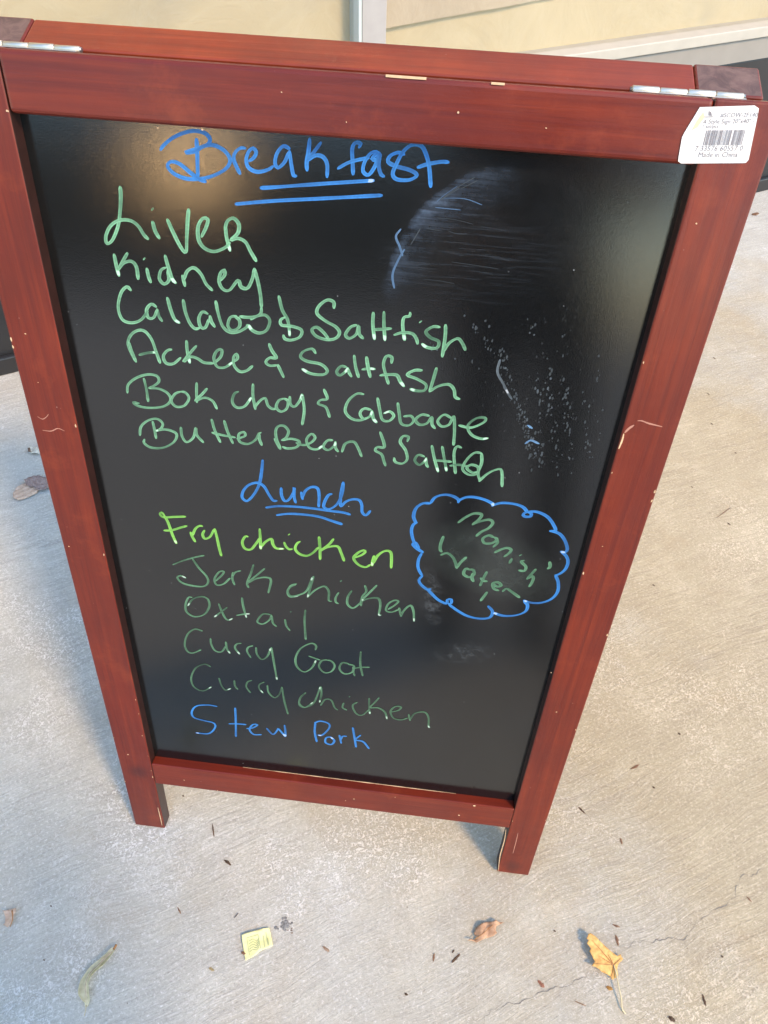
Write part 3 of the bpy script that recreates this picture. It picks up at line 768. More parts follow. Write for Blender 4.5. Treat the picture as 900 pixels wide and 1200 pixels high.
# worn front top edge
def top_edge(pts, w):
    bm = bmesh.new(); prev = None
    for i, (x, y) in enumerate(pts):
        u = on_sign(x, y, 0).x; s = i/(len(pts)-1); ww = w*math.sin(math.pi*(.08+.84*s))**.6
        a = bm.verts.new((u, SH-.0003-.0010-ww*.2, .0000)); b = bm.verts.new((u, SH+.0001, -.0010-ww)); m = bm.verts.new((u, SH-.0002, .0000))
        if prev:
            bm.faces.new((prev[0], prev[1], m, a)); bm.faces.new((prev[1], prev[2], b, m))
        prev = (a, m, b)
    o = from_bm('paint_chip', bm, M_bare); subs(rT, o)
top_edge([(x, 88) for x in range(452, 504, 6)], .0012)
top_edge([(x, 95) for x in range(576, 596, 4)], .0004)
# bare edge between the panel and the bottom rail
bm = bmesh.new(); prev = None
for i in range(60):
    x = 285+i*(540-285)/59; u = on_sign(x, 900, -REC).x
    w = .0007*(.35+.8*abs(noise.noise(Vector((x*.05, 0, 0)))))*(1 if 8 < i < 56 else .4)
    a = bm.verts.new((u, RB1+.0002+w, -REC+.0003)); b = bm.verts.new((u, RB1+.0003, -REC+.0006+w))
    if prev: bm.faces.new((prev[0], a, b, prev[1]))
    prev = (a, b)
subs(rB, from_bm('bare_edge', bm, M_bare))

# ---- price sticker
def lab(x, y): return on_sign(x, y, 0)
corners = [(820, 125.5), (884, 123.5), (889, 127), (888, 134), (877, 187), (874, 190.5), (870, 191), (798, 191.5), (794.5, 189), (795, 184), (799, 161), (802, 155)]
bm = bmesh.new(); top = [bm.verts.new((*lab(x, y).xy, .00055)) for x, y in corners]
f = bm.faces.new(top); ret = bmesh.ops.extrude_face_region(bm, geom=[f])
for v in [g for g in ret['geom'] if isinstance(g, bmesh.types.BMVert)]: v.co.z = .0001
bmesh.ops.recalc_face_normals(bm, faces=bm.faces)
sticker = from_bm('price_sticker', bm, M_label, sign, FRONT)
sticker['label'] = 'white barcode sticker with torn upper left corner'
# yellowed torn edge
bm = bmesh.new(); bm.faces.new([bm.verts.new((*lab(x, y).xy, .0007)) for x, y in ((824, 131), (825.5, 137), (817, 149), (810, 153), (816, 142))])
subs(sticker, from_bm('glue_mark', bm, M_glue))
# print on the sticker: a local frame fitted to it
O_ = lab(812, 187); X_ = (lab(868, 186.5)-O_); Y_ = (lab(826, 128)-lab(812, 187))
ux = X_.normalized(); uy = Vector((-ux.y, ux.x, 0)); sw = X_.length; shh = Y_.dot(uy); lean_x = Y_.dot(ux)
def lp(a, b): # a across 0..1, b up 0..1
    return O_ + ux*(a*sw+lean_x*b) + uy*(b*shh)
def label_text(s, a, b, size, name='printed_text'):
    c = bpy.data.curves.new(name, 'FONT'); c.body = s; c.size = size; c.resolution_u = 2
    o = bpy.data.objects.new('tmp', c); COL.objects.link(o)
    me = bpy.data.meshes.new_from_object(o, depsgraph=None); bpy.data.objects.remove(o)
    m = Matrix((( ux.x, uy.x*1+lean_x/shh*ux.x, 0, 0), (ux.y, uy.y+lean_x/shh*ux.y, 0, 0), (0, 0, 1, 0), (0, 0, 0, 1)))
    p = lp(a, b)
    me.transform(Matrix.Translation((p.x, p.y, .00075)) @ m)
    o = link(name, me, M_print); subs(sticker, o); return o
hs = shh
label_text('Made in China', .08, .05, hs*.15)
label_text('7 33576 60557 0', -.02, .175, hs*.155)
label_text('1 set/pcs', .02, .635, hs*.10)
label_text('A Style Sign 20"x40" -', .02, .72, hs*.125)
label_text('#SCOW-2F140', .34, .84, hs*.125)
bm = bmesh.new()
a = .13
rb = random.Random(11)
while a < .93:
    w = rb.choice((.008, .008, .014, .02, .028)); g = rb.choice((.008, .010, .016))
    if .66 < a < .72: a += .03
    q = [lp(a, .29), lp(a+w, .29), lp(a+w, .59), lp(a, .59)]
    bm.faces.new([bm.verts.new((p.x, p.y, .00075)) for p in q]); a += w+g
subs(sticker, from_bm('barcode', bm, M_print))
bm = bmesh.new()
for q in ((lp(.02, .845), lp(.20, .845), lp(.20, .86), lp(.02, .86)), (lp(.10, .88), lp(.17, .87), lp(.14, .94), lp(.08, .97))):
    bm.faces.new([bm.verts.new((p.x, p.y, .00075)) for p in q])
subs(sticker, from_bm('printed_logo', bm, M_print))

# ------------------------------------------------------------------ storefront behind
g1 = on_ground(20, 433); g2 = on_ground(890, 223)
wd = (g2-g1).normalized(); WA = math.atan2(wd.y, wd.x)
shop = empty('storefront', (g1.x, g1.y, 0), (0, 0, WA))
tag(shop, 'papered-over shop window above a black kick wall behind the menu board', 'storefront')
I4 = Matrix()
def wpart(name, lo, hi, mat, bevel=.002): return box(name, lo, hi, mat, shop, I4, bevel, 2)
wpart('kick_wall', (-4, .004, 0), (6, .25, .452), M_kick)
wpart('skirting', (-4, -.012, 0), (6, .004, .048), M_kick, .004)
wpart('sill_face', (-4, -.002, .4545), (6, .2, .5135), M_sillg)
wpart('sill', (-4, -.010, .5165), (6, .075, .545), M_sill, .003)
wpart('header', (-4, -.004, 2.35), (6, .2, 2.9), M_fascia, .004)
for s in (-2.13, -.58, .984, 2.53, 4.08, 5.6):
    m = wpart('mullion', (s, .010, .545), (s+.062, .070, 2.35), M_alu)
    t = box('mullion_trim', (s-.0105, .006, .545), (s-.0025, .060, 2.35), M_alu2, None, None, .001, 1)
    subs(m, t)
for i, (a, b) in enumerate(((-3.9, -2.14), (-2.07, -.59), (-.518, .973), (1.047, 2.52), (2.593, 4.07), (4.143, 5.59))):
    wpart('window_pane', (a, .034, .546), (b, .040, 2.349), M_glass, 0)
    def sheet(z0, z1, y, mat, jag, sd, slope=0.0):
        bm = bmesh.new(); nx, nz = 60, 24; rs = random.Random(sd+i*7); V = []
        for ix in range(nx+1):
            col = []; s = a-.004+(b-a+.008)*ix/nx
            zb = z0+slope*(s-a)+jag*(noise.noise(Vector((s*3.1+sd, sd, 0)))+.4*noise.noise(Vector((s*14, sd, 1))))
            for iz in range(nz+1):
                z = zb+(z1-zb)*iz/nz
                dy = .003*noise.noise(Vector((s*2.2, z*2.2, sd)))+.0016*noise.noise(Vector((s*9, z*7, sd)))
                col.append(bm.verts.new((s, y+dy, z)))
            V.append(col)
        for ix in range(nx):
            for iz in range(nz): bm.faces.new((V[ix][iz], V[ix+1][iz], V[ix+1][iz+1], V[ix][iz+1]))
        o = from_bm('paper_sheet', bm, mat, shop, I4, True)
        return o
    if i == 3:
        sheet(.636, 2.34, .052, M_paperB, .006, 1, .045)
        sheet(.538, .95, .062, M_paperA, .009, 2)
    else: sheet(.530, 2.34, .055, M_paperA, .004, 4)
wpart('interior_backing', (-3.9, .12, .545), (5.6, .13, 2.35), M_fascia, 0)

# ------------------------------------------------------------------ litter on the ground
M_maple = NT('yellow_orange_dry_leaf'); kk = M_maple
v = kk.noise(160, 4, .6); kk.set(Base_Color=kk.mix(kk.ramp(v, [(.35, 0), (.65, 1)]), (.50, .25, .06), (.66, .40, .11)), Roughness=.55); kk.bump(kk.noise(300, 3), .6, .0008)
kk.set(Subsurface_Weight=0.0); M_maple = kk.m
def leafmat(name, a, b, sc=180):
    kk = NT(name); kk.set(Base_Color=kk.mix(kk.ramp(kk.noise(sc, 4, .65), [(.35, 0), (.65, 1)]), a, b), Roughness=.65)
    kk.bump(kk.noise(sc*2, 3), .6, .0008); return kk.m
M_vein = leafmat('leaf_vein_brown', (.30, .13, .04), (.40, .20, .07))
M_stem = leafmat('pale_stem', (.50, .42, .24), (.60, .52, .33))
M_brown = leafmat('brown_dead_leaf', (.26, .14, .08), (.42, .25, .15))
M_tan = leafmat('tan_dead_leaf', (.42, .29, .20), (.56, .42, .31))
M_olive = leafmat('pale_olive_dry_leaf', (.58, .55, .36), (.84, .80, .60), 90)
M_purpl = leafmat('greyish_purple_dead_leaf', (.20, .14, .12), (.34, .26, .23))
M_crumb = leafmat('dark_brown_crumb', (.09, .06, .04), (.20, .12, .07))
M_grit = leafmat('grey_lint', (.10, .10, .095), (.26, .26, .25), 500)
M_red = leafmat('reddish_leaf_bit', (.40, .18, .11), (.5, .25, .16))
M_ylw = leafmat('yellow_paper', (.70, .68, .30), (.80, .78, .40), 60)
M_yprint = simple('olive_print', (.36, .40, .20), .7, var=.3, vs=600)

def flat_shape(name, outline, mat, parent=None, lift=None, thick=.0004, sub=3, local_origin=None, z0=.0012):
    """a thin curled piece lying on the ground; the outline is traced, lift(x, y) gives its height"""
    P = [on_ground(x, y) for x, y in outline]
    c = sum(P, Vector())/len(P) if local_origin is None else local_origin
    bm = bmesh.new(); vs = [bm.verts.new((p.x-c.x, p.y-c.y, 0)) for p in P]
    bm.faces.new(vs); bmesh.ops.triangulate(bm, faces=bm.faces[:])
    for _ in range(sub):
        bmesh.ops.subdivide_edges(bm, edges=[e for e in bm.edges if e.calc_length() > .003], cuts=1, use_grid_fill=False)
        bmesh.ops.triangulate(bm, faces=bm.faces[:])
    for v in bm.verts:
        w = Vector((v.co.x+c.x, v.co.y+c.y, 0))
        h = lift(w) if lift else 0
        v.co.z = z0+h+.0005*(1+noise.noise(w*160+Vector((0, 0, 7))))
    for f in bm.faces:
        if f.normal.z < 0: f.normal_flip()
    bmesh.ops.recalc_face_normals(bm, faces=bm.faces)
    bm.normal_update()
    if sum(f.normal.z for f in bm.faces) < 0:
        for f in bm.faces: f.normal_flip()
    ret = bmesh.ops.solidify(bm, geom=bm.faces[:], thickness=thick)
    o = from_bm(name, bm, mat, parent, None, True)
    if parent is None: o.location = c.xy.to_3d()
    return o
def tube(name, pts, r0, r1, mat, parent, c, n=7):
    """pts: (px, py, height)"""
    P = []
    for x, y, z in pts:
        p = on_ground(x, y, z); P.append(Vector((p.x-c.x, p.y-c.y, z)))
    Q = crom(P, .002); bm = bmesh.new(); rings = []
    for i, p in enumerate(Q):
        t = (Q[min(i+1, len(Q)-1)]-Q[max(i-1, 0)]).normalized(); q = t.to_track_quat('Z', 'Y'); r = r0+(r1-r0)*i/(len(Q)-1)
        rings.append([bm.verts.new(p+q @ Vector((math.cos(2*math.pi*k/n)*r, math.sin(2*math.pi*k/n)*r, 0))) for k in range(n)])
    for a, b in zip(rings, rings[1:]):
        for k in range(n): bm.faces.new((a[k], a[(k+1) % n], b[(k+1) % n], b[k]))
    bm.faces.new(rings[0][::-1]); bm.faces.new(rings[-1])
    return from_bm(name, bm, mat, parent, None, True)

# yellow maple leaf, its outer lobes lifted off the ground
hub = on_ground(719, 1131)
maple = empty('maple_leaf', hub.xy.to_3d()); tag(maple, 'curled yellow maple leaf with a long pale stem on the concrete', 'leaf')
def lift_m(w):
    d = (w.xy-hub.xy)
    a = Vector((-.6, .35)).normalized(); s = max(0, d.dot(a)); t = abs(d.dot(Vector((a.y, -a.x))))
    return .0035+.20*s+2.5*t*t/.02*.02+.0015*noise.noise(w*90)
mo = [(686.5,1096.5),(689,1095.5),(692,1097),(695,1099),(700,1104),(706,1109),(712,1114),(718,1118),(722,1121),(726,1119),(727,1122),(729,1124),(727,1127),(724,1129),(723,1132),(722,1137),(723,1143),(722,1146),(719,1147),(716,1149),(714,1145),(709,1142),(704,1140),(700,1137),(695,1134),(691,1133),(693,1130),(695,1128),(691,1121),(688,1116),(690,1113),(685,1107),(687,1103),(684.5,1102)]
flat_shape('blade', mo, M_maple, maple, lift_m, .0004, 3, hub)
for e in ((693, 1101), (712, 1118), (727, 1123), (694, 1129), (716, 1146), (701, 1120)):
    pts = []
    for t in (0, .35, .7, .97):
        x = 719+(e[0]-719)*t+math.sin(t*3)*.6; y = 1131+(e[1]-1131)*t
        w = on_ground(x, y); pts.append((x, y, lift_m(w)+.0026))
    tube('vein', pts, .00055, .0002, M_vein, maple, hub)
tube('stem', [(719, 1131, .006), (722, 1140, .008), (725, 1156, .009), (728, 1170, .007), (729, 1182, .003), (733, 1188, .0015)], .0009, .0011, M_stem, maple, hub)

# long pale leaf rolled into a twisted strip
def strip_leaf(name, spine, mat, label, roll=1.0):
    c = on_ground(*spine[len(spine)//2][:2])
    o_ = empty(name, c.xy.to_3d()); tag(o_, label, 'leaf')
    P = []
    for x, y, w, z in spine:
        p = on_ground(x, y, z); P.append((Vector((p.x-c.x, p.y-c.y, z)), w))
    S = crom([p for p, _ in P], .003); bm = bmesh.new(); rows = []; m = 10
    for i, p in enumerate(S):
        s = i/(len(S)-1)*(len(P)-1); j = min(int(s), len(P)-2); w = 1.12*(P[j][1]+(P[j+1][1]-P[j][1])*(s-j))
        t = (S[min(i+1, len(S)-1)]-S[max(i-1, 0)]).normalized(); side = Vector((-t.y, t.x, 0)).normalized()
        tw = .5+1.1*math.sin(i*.16)
        row = []
        for k_ in range(m+1):
            a = (k_/m-.5)*2; ang = a*roll*1.25+tw*.35
            off = side*w*math.sin(ang)+Vector((0, 0, 1))*w*(1-math.cos(ang))*1.25
            off += Vector((0, 0, .0016*noise.noise((p+off)*230)+.0006*math.sin(a*16)))+side*(.0010*noise.noise(Vector((i*.35, a*2, 0))))
            row.append(bm.verts.new(p+off+Vector((0, 0, .001))))
        rows.append(row)
    for a, b in zip(rows, rows[1:]):
        for k_ in range(m): bm.faces.new((a[k_], a[k_+1], b[k_+1], b[k_]))
    bmesh.ops.solidify(bm, geom=bm.faces[:], thickness=.0004)
    from_bm('blade', bm, mat, o_, None, True)
    return o_, c
so, sc_ = strip_leaf('dry_leaf', [(134, 1111, .0022, .004), (128, 1119, .0045, .005), (120, 1127, .0062, .006), (110, 1135, .0065, .006), (103, 1144, .0062, .006), (99, 1154, .0070, .004), (100, 1165, .0075, .003), (103, 1174, .0042, .002), (101, 1180, .0015, .001)], M_olive, 'long twisted pale olive dry leaf at the lower left of the pavement')
tube('stem', [(101, 1178, .002), (100, 1185, .0015), (98.5, 1191, .001)], .0007, .0004, M_stem, so, sc_)
tube('stem', [(133, 1113, .006), (135, 1109, .006), (136, 1107.5, .005)], .0014, .0018, M_vein, so, sc_)
tube('vein', [(131, 1115, .0095), (118, 1128, .0128), (105, 1141, .0125), (100, 1155, .0120), (101, 1168, .010)], .0006, .0003, M_tan, so, sc_)

# small fish-shaped brown leaf
c0 = on_ground(567, 1091)
bl = empty('brown_leaf', c0.xy.to_3d()); tag(bl, 'crumpled brown leaf with ragged ends in front of the right foot of the board', 'leaf')
flat_shape('blade', [(547,1103),(551,1101),(556,1102),(558,1099),(555,1095),(557,1088),(562,1084),(569,1081),(577,1081),(580,1079),(584,1081),(590,1082),(585,1084),(581,1086),(580,1091),(582,1094),(577,1098),(569,1100),(563,1103),(558,1105),(553,1103)], M_tan if False else leafmat('rusty_brown_leaf', (.34, .18, .09), (.50, .31, .18)), bl,
           lambda w: .0025+.002*noise.noise(w*70)+.0035*abs(math.sin(w.x*180)), .0004, 3, c0)
tube('vein', [(556, 1101, .007), (566, 1094, .009), (575, 1086, .008), (582, 1081, .006)], .0006, .0004, M_vein, bl, c0)
# two leaves by the left stile
c0 = on_ground(37, 573)
l2 = empty('brown_leaf', c0.xy.to_3d()); tag(l2, 'folded purplish brown leaf beside the left stile of the board', 'leaf')
flat_shape('blade', [(16,581),(19,574),(26,570),(31,567),(38,571),(47,575),(44,579),(34,584),(22,588),(17,585)], M_tan, l2, lambda w: .0015+.0028*abs(math.sin((w.x-w.y)*190))+.0015*noise.noise(w*90), .0005, 3, c0)
flat_shape('blade', [(30,565),(38,561),(46,560),(54,562),(60,566),(60,574),(52,577),(46,577),(40,573),(33,572)], M_purpl, l2, lambda w: .005+.0028*abs(math.sin((w.y+w.x)*210))+.002*noise.noise(w*90), .0005, 3, c0)
c0 = on_ground(41, 530)
l3 = empty('leaf_curl', c0.xy.to_3d()); tag(l3, 'tiny grey and white leaf curl against the left stile above the purplish leaf', 'leaf')
flat_shape('blade', [(34,531),(35,527),(39,526),(44,526),(48,530),(48,534),(43,534),(37,534)], leafmat('bleached_leaf', (.40, .40, .33), (.62, .60, .5)), l3, lambda w: .004+.004*abs(math.sin(w.x*150)), .0005, 2, c0)
flat_shape('tip', [(34,528),(37,528),(38,533),(35,533)], M_crumb, l3, lambda w: .008, .0005, 1, c0)
# corner leaf scrap at the far left
c0 = on_ground(12, 1076)
l4 = empty('leaf_scrap', c0.xy.to_3d()); tag(l4, 'torn tan leaf scrap at the left edge of the pavement', 'leaf')
flat_shape('blade', [(5,1068),(9,1068),(14,1066),(21,1065),(21,1069),(18,1074),(17,1080),(13,1086),(11,1088),(8,1086),(5,1084),(7,1082),(8,1076),(7,1071)], M_tan, l4, lambda w: .002+.004*abs(math.sin(w.x*170)), .0004, 3, c0)
tube('vein', [(14, 1067, .007), (15, 1076, .008), (12, 1086, .006)], .0009, .0005, M_vein, l4, c0)

# yellow printed paper scrap
c0 = on_ground(302, 1105)
yp = empty('paper_scrap', c0.xy.to_3d()); tag(yp, 'torn pale yellow printed paper scrap lying on the concrete', 'paper')
def yl(w): return .0012+.0018*math.sin((w.x-w.y)*60)**2
flat_shape('sheet', [(283.5,1096),(290,1093.5),(300,1091),(308,1088.5),(315.5,1087.5),(317,1093),(319,1102),(320,1109),(314,1111.5),(307,1114),(304,1116),(301,1119),(296,1122),(292,1124),(288,1126),(286.5,1119),(285,1108)], M_ylw, yp, yl, .00025, 3, c0, .0010)
def pline(pts, w):
    P = []
    for x, y in pts:
        p = on_ground(x, y); P.append(Vector((p.x-c0.x, p.y-c0.y, yl(p)+.0030)))
    Q = crom(P, .003); bm = bmesh.new(); prev = None
    for i, p in enumerate(Q):
        t = (Q[min(i+1, len(Q)-1)]-Q[max(i-1, 0)]).normalized(); nr = Vector((-t.y, t.x, 0))
        a = bm.verts.new(p+nr*w); b = bm.verts.new(p-nr*w)
        if prev: bm.faces.new((prev[0], prev[1], b, a))
        prev = (a, b)
    from_bm('printed_line', bm, M_yprint, yp)
for q in ([(289.5,1100),(303,1096)], [(290,1101),(293,1120)], [(303,1096),(306,1112)], [(309,1097),(311,1111)], [(312,1093),(315,1109)], [(314,1100),(316,1108)]): pline(q, .00035)
for j in range(5): pline([(292+j*.3, 1104+j*3), (297, 1101+j*3), (301, 1103.5+j*2.6), (304, 1100+j*2.6)], .0004)
# grey lint
def clump(px, py, r, n, mat, name, label, cat):
    c = on_ground(px, py); bm = bmesh.new(); rg = random.Random(int(px))
    for i in range(n):
        d = Vector((rg.gauss(0, r*.5), rg.gauss(0, r*.45), 0)); s = r*(.10+.2*rg.random())
        q = bmesh.ops.create_icosphere(bm, subdivisions=1, radius=s)
        for v in q['verts']: v.co = Vector((v.co.x*1.2, v.co.y, v.co.z*.35))+d+Vector((0, 0, s*.3))
    o = from_bm(name, bm, mat); o.location = c.xy.to_3d(); tag(o, label, cat); return o
clump(334, 1083, .0085, 34, M_grit, 'lint_clump', 'small grey lint smudge just right of the yellow paper scrap', 'lint')
o = clump(339, 1091, .0035, 8, M_crumb, 'lint_tail', 'brownish crumb trailing below the grey lint smudge', 'debris')

# slivers and crumbs
def sliver(px, py, dx, dy, w, mat, label, name='leaf_sliver', cat='debris', group=None, z=.0015):
    a = on_ground(px-dx, py-dy); b = on_ground(px+dx, py+dy); c = (a+b)/2; t = (b-a); L = t.length; t.normalize(); nr = Vector((-t.y, t.x, 0))
    bm = bmesh.new(); rows = []; rg = random.Random(int(px*7+py))
    for i in range(7):
        s = i/6; ww = w*(.25+.75*math.sin(math.pi*s)**.7)*(.75+.5*rg.random())
        p = a-c+t*L*s+nr*(rg.random()-.5)*w*.5
        rows.append([bm.verts.new(p+nr*ww+Vector((0, 0, z*.4))), bm.verts.new(p+Vector((0, 0, z+ww*.5))), bm.verts.new(p-nr*ww+Vector((0, 0, z*.4)))])
    for r0, r1 in zip(rows, rows[1:]):
        for k_ in range(2): bm.faces.new((r0[k_], r1[k_], r1[k_+1], r0[k_+1]))
    bmesh.ops.solidify(bm, geom=bm.faces[:], thickness=.0003)
    o = from_bm(name, bm, mat, None, None, True); o.location = c.xy.to_3d(); tag(o, label, cat, group); return o
sliver(723, 1102, 1.5, 6.5, .0021, M_brown, 'slim brown sliver lying upright just above the yellow maple leaf')
sliver(722, 1085, 4.5, 1.5, .0012, M_brown, 'tiny forked brown twig bit above the maple leaf, farthest from it')
sliver(534, 1123, 5, -5, .0018, M_crumb, 'dark brown slanted sliver below left of the crumpled brown leaf')
sliver(508.5, 1122, -.5, 5, .0013, M_brown, 'thin reddish brown sliver left of the dark slanted sliver')
sliver(531, 1115, 1.2, -2, .0012, M_crumb, 'dark crumb between the crumpled brown leaf and two slivers')
sliver(634, 1153, 4, 4, .0025, M_red, 'reddish leaf bit left of the maple leaf stem')
sliver(825, 1172, 2, 7, .0018, M_crumb, 'blackish upright sliver near the bottom right of the pavement')
sliver(787, 1194, 4, 2, .0026, M_crumb, 'dark oval crumb at the bottom edge right of the maple stem')
sliver(714, 1158, 4, 1.5, .0022, M_maple, 'yellow leaf crumb just below the maple leaf')
sliver(680, 1176, 7, 3, .0006, M_brown, 'hair-thin bent twig left of the maple leaf stem')
sliver(878, 1054, 3, 3, .0010, M_brown, 'short brown thread near the right edge beside the crack')
sliver(210, 1067, 2, 4, .0010, M_brown, 'short brown thread above the long olive leaf')
sliver(277, 1073, 2.5, -3, .0008, M_crumb, 'small dark dash above left of the yellow paper')
sliver(285.5, 1117, 2.5, 1.5, .0020, M_brown, 'brown crumb touching the left edge of the yellow paper', z=.004)
sliver(248, 1136, 3, 2, .0016, leafmat('straw_bit', (.5, .4, .2), (.6, .5, .3)), 'pale straw coloured bit below left of the yellow paper')
sliver(382, 1112, 4, 3, .0020, M_tan, 'tan flake right of the grey lint smudge')
sliver(250, 973, 1, 8, .0010, M_crumb, 'dark upright twig bit on concrete just below the bottom rail')
sliver(267, 1011, 4, 3, .0020, M_crumb, 'dark crumb pair under the bottom rail', z=.002)
sliver(744, 899, 5, -2.5, .0020, M_brown, 'largest brown flake on concrete right of the right foot')
sliver(682, 950, 4, 4, .0014, M_crumb, 'v-shaped dark flake close to the right foot')
sliver(728, 986, 1.2, 3.5, .0016, M_brown, 'ochre oval bit right of the right foot')
sliver(848, 601, 8, -6, .0007, M_brown, 'thin bent brown twig at the upper right of the pavement')
sliver(885, 251, 4, -1, .0080, M_brown, 'brown leaf stain by the right stile near the shop wall')
for (x, y, s) in ((766, 686, 1.7), (811, 571, 1.4), (854, 614, 2.2), (796, 860, 2), (766, 923, 1.8), (837, 420, 1.8), (830, 462, 1.6), (834, 497, 1.6), (862, 531, 1.4),
                  (650, 1091, 1.6), (846, 1121, 1.8), (476, 1165, 2.2), (215, 933, 1.3), (60, 1062, 1.3), (52, 1125, 1.2)):
    sliver(x, y, s*.8, s*.6, .0007*s, M_crumb, 'one of the tiny dark crumbs scattered over the pale concrete', 'crumb', 'debris', 'tiny dark crumbs scattered over the concrete')

# ------------------------------------------------------------------ the photographer (seen only as a dark reflection in the board) and a lit lamp behind them
def skin(name, verts, edges, mat, parent, root, levels=2):
    me = bpy.data.meshes.new(name); me.from_pydata([v[0] for v in verts], edges, []); o = link(name, me, mat, parent)
    m = o.modifiers.new('skin', 'SKIN'); m.use_smooth_shade = True
    for i, v in enumerate(verts):
        sv = me.skin_vertices[0].data[i]; r = v[1]
        sv.radius = (r, r) if isinstance(r, (int, float)) else r
        sv.use_root = (i == root)
    su = o.modifiers.new('sub', 'SUBSURF'); su.levels = su.render_levels = levels
    return o
def chain(V, E, start, pts):
    last = start; ids = []
    for p in pts:
        V.append(p); 
        if last is not None: E.append((last, len(V)-1))
        last = len(V)-1; ids.append(last)
    return ids
M_skin = simple('skin', (.42, .25, .18), .5, var=.06)
M_shirt = simple('black_cotton_shirt', (.022, .022, .026), .85, var=.2)
M_trs = simple('dark_trousers', (.030, .032, .042), .85, var=.2)
M_shoe = simple('black_shoe_leather', (.02, .02, .02), .45)
M_hair = simple('dark_hair', (.025, .018, .014), .6)
M_phone = simple('black_phone_glass', (.012, .012, .014), .12)
PX, PY = .30, -.80
who = empty('person', (PX, PY, 0)); tag(who, 'person in black shirt and dark trousers standing in front of the board, holding a phone', 'person')
def W2P(v): return Vector(v)-Vector((PX, PY, 0))
camX = CAM_ROT @ Vector((1, 0, 0)); camY = CAM_ROT @ Vector((0, 1, 0)); camZ = CAM_ROT @ Vector((0, 0, 1))
pc = CAM_LOC + camZ*.020 - camY*.055 + camX*.022
V, E = [], []
sp = chain(V, E, None, [(Vector((0, 0, .93)), (.15, .105)), (Vector((0, .0, 1.05)), (.135, .10)), (Vector((0, 0, 1.22)), (.15, .11)), (Vector((0, -.01, 1.36)), (.15, .10)), (Vector((0, 0, 1.45)), .055), (Vector((0, .02, 1.50)), .052)])
chain(V, E, sp[-1], [(Vector((0, .045, 1.565)), (.070, .085)), (Vector((0, .045, 1.64)), (.078, .095)), (Vector((0, .035, 1.71)), (.060, .07))])
wr = W2P(pc - camY*.045 + camZ*.035 + camX*.045)
ar = chain(V, E, sp[3], [(Vector((.17, -.01, 1.37)), .055), (Vector((.24, .0, 1.12)), .045), (Vector((.20, .16, 1.02)), .04), (wr, .026)])
pl = chain(V, E, ar[-1], [(W2P(pc - camY*.020 + camZ*.022 + camX*.040), (.030, .016))])
for kf in range(4):
    b0 = pc + camY*(-.035+.022*kf) + camX*.040 + camZ*.014
    chain(V, E, pl[-1], [(W2P(b0+camX*.006), .0085), (W2P(b0+camX*.004-camZ*.016), .008), (W2P(b0-camX*.018-camZ*.020), .007)])
chain(V, E, pl[-1], [(W2P(pc+camX*.020+camZ*.020+camY*.005), .010), (W2P(pc-camX*.002+camZ*.020+camY*.028), .0085)])
al = chain(V, E, sp[3], [(Vector((-.17, -.01, 1.37)), .055), (Vector((-.215, -.02, 1.10)), .045), (Vector((-.22, .02, .94)), .036), (Vector((-.215, .04, .84)), .026), (Vector((-.215, .045, .79)), (.016, .032))])
for kf in range(4):
    y = .018+.019*kf; L_ = (.075, .085, .08, .062)[kf]
    chain(V, E, al[-1], [(Vector((-.213, y, .765)), .009), (Vector((-.208, y+.004, .765-L_*.5)), .0082), (Vector((-.196, y+.004, .765-L_)), .0072)])
chain(V, E, al[-1], [(Vector((-.200, .082, .785)), .0105), (Vector((-.192, .095, .745)), .0085)])
for s_ in (-1, 1):
    chain(V, E, sp[0], [(Vector((.095*s_, 0, .88)), .085), (Vector((.105*s_, .01, .50)), .055), (Vector((.11*s_, -.01, .30)), .052), (Vector((.115*s_, -.02, .09)), .036)])
skin('body', V, E, M_skin, who, 0)
V, E = [], []
sp = chain(V, E, None, [(Vector((0, 0, .86)), (.175, .125)), (Vector((0, .0, 1.05)), (.155, .118)), (Vector((0, 0, 1.22)), (.168, .125)), (Vector((0, -.01, 1.37)), (.165, .112)), (Vector((0, 0, 1.44)), .07)])
chain(V, E, sp[3], [(Vector((.175, -.01, 1.375)), .07), (Vector((.235, 0, 1.17)), .062)])
chain(V, E, sp[3], [(Vector((-.175, -.01, 1.375)), .07), (Vector((-.212, -.02, 1.17)), .062)])
skin('shirt', V, E, M_shirt, who, 0)
V, E = [], []
sp = chain(V, E, None, [(Vector((0, 0, .95)), (.165, .118)), (Vector((0, 0, .88)), (.165, .118))])
for s_ in (-1, 1):
    chain(V, E, sp[1], [(Vector((.095*s_, 0, .80)), .098), (Vector((.105*s_, .01, .50)), .074), (Vector((.11*s_, -.01, .30)), .068), (Vector((.115*s_, -.015, .06)), .062)])
skin('trousers', V, E, M_trs, who, 0)
for s_ in (-1, 1):
    skin('shoe', [(Vector((.115*s_, -.05, .045)), (.040, .042)), (Vector((.12*s_, .03, .045)), (.042, .040)), (Vector((.128*s_, .12, .032)), (.045, .028)), (Vector((.132*s_, .17, .026)), (.034, .020))], [(0, 1), (1, 2), (2, 3)], M_shoe, who, 0)
V, E = [], []
chain(V, E, None, [(Vector((0, -.005, 1.60)), (.075, .06)), (Vector((0, .015, 1.70)), (.088, .085)), (Vector((0, .035, 1.745)), (.07, .07))])
skin('hair', V, E, M_hair, who, 0)
bm = bmesh.new(); bmesh.ops.create_cone(bm, cap_ends=True, segments=10, radius1=.013, radius2=.004, depth=.035)
for v in bm.verts: v.co += Vector((0, 0, 0))
nose = from_bm('nose', bm, M_skin, who, None, True); nose.location = (0, .135, 1.615); nose.rotation_euler = (math.radians(15), 0, 0)
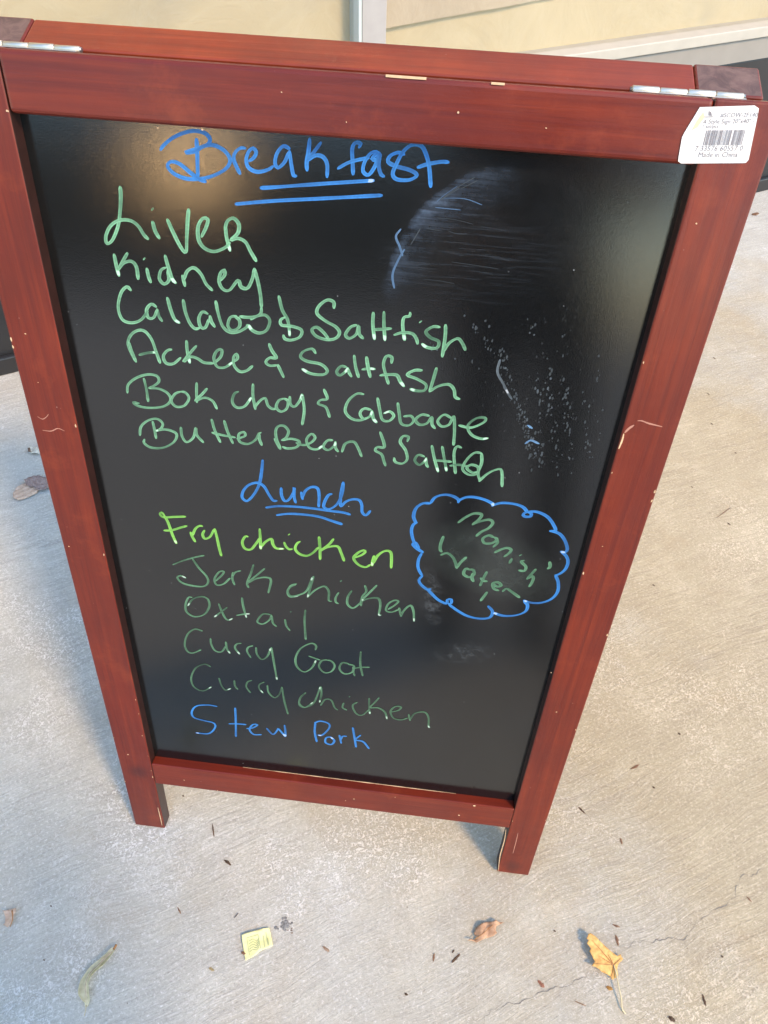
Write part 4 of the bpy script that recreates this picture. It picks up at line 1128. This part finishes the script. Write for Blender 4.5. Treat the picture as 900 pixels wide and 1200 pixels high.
for s_ in (-1, 1):
    bm = bmesh.new(); bmesh.ops.create_uvsphere(bm, u_segments=12, v_segments=8, radius=.012)
    e = from_bm('eye', bm, simple('eye', (.5, .48, .45), .2), who, None, True); e.location = (.03*s_, .118, 1.645)
    bm = bmesh.new(); bmesh.ops.create_uvsphere(bm, u_segments=10, v_segments=8, radius=.03)
    for v in bm.verts: v.co.x *= .3; v.co.y *= .6
    e = from_bm('ear', bm, M_skin, who, None, True); e.location = (.082*s_, .04, 1.625)
bm = bmesh.new(); bm_box(bm, (-.0375, -.0775, .0), (.0375, .0775, .008), .003, 3)
ph = from_bm('phone', bm, M_phone); ph.matrix_world = Matrix.Translation(CAM_LOC + camZ*.008 - camY*.055 + camX*.022) @ CAM_ROT.to_4x4()
tag(ph, 'black phone held up by the person in front of the board', 'phone')

lp_ = empty('garden_lamp', (-2.12, -5.3, 0)); tag(lp_, 'lit warm globe lamp on a short dark post across the pavement from the board', 'lamp')
bm = bmesh.new(); bm_cyl(bm, (0, 0, 0), (0, 0, .03), .11, .11, 24); bm_cyl(bm, (0, 0, .03), (0, 0, 1.52), .035, .028, 16); bm_cyl(bm, (0, 0, 1.52), (0, 0, 1.57), .06, .08, 20)
from_bm('post', bm, M_kick, lp_)
bm = bmesh.new(); bmesh.ops.create_uvsphere(bm, u_segments=32, v_segments=16, radius=.15)
k = NT('glowing_lamp_glass'); k.set(Base_Color=(.8, .7, .5), Emission_Color=(1.0, .62, .28), Emission_Strength=22.0)
g = from_bm('globe', bm, k.m, lp_, None, True); g.location = (0, 0, 1.70)

# low office block across the street: what the upper edge of the glossy board mirrors
bld = empty('office_building', (-7, -24, 0), (0, 0, 0)); tag(bld, 'dark brown two-storey office block across the street, opposite the shop', 'building')
M_brick_far = simple('dark_brown_render', (.07, .062, .055), .85, var=.25, vs=1.5)
M_win_far = simple('dark_window_glass', (.02, .025, .03), .1)
box('wall', (-13, -8, 0), (10, 0, 5.6), M_brick_far, bld, I4, .02, 1)
box('roof_parapet', (-13.2, -8.2, 5.6), (10.2, .2, 5.95), M_fascia, bld, I4, .02, 1)
me0 = None
for i in range(8):
    for z in (.9, 3.5):
        x = -12+i*2.75
        bm = bmesh.new(); bm_box(bm, (0, -.02, 0), (1.7, .05, 1.5), .01, 1)
        f = from_bm('window', bm, M_win_far); subs(bld, f); f.location = (x, 0, z)
        bm = bmesh.new()
        for a, b in (((-.06, 0, -.06), (1.76, .08, 0)), ((-.06, 0, 1.5), (1.76, .08, 1.56)), ((-.06, 0, 0), (0, .08, 1.5)), ((1.7, 0, 0), (1.76, .08, 1.5)), ((.82, .045, 0), (.88, .08, 1.5))): bm_box(bm, a, b)
        subs(f, from_bm('frame', bm, M_alu))
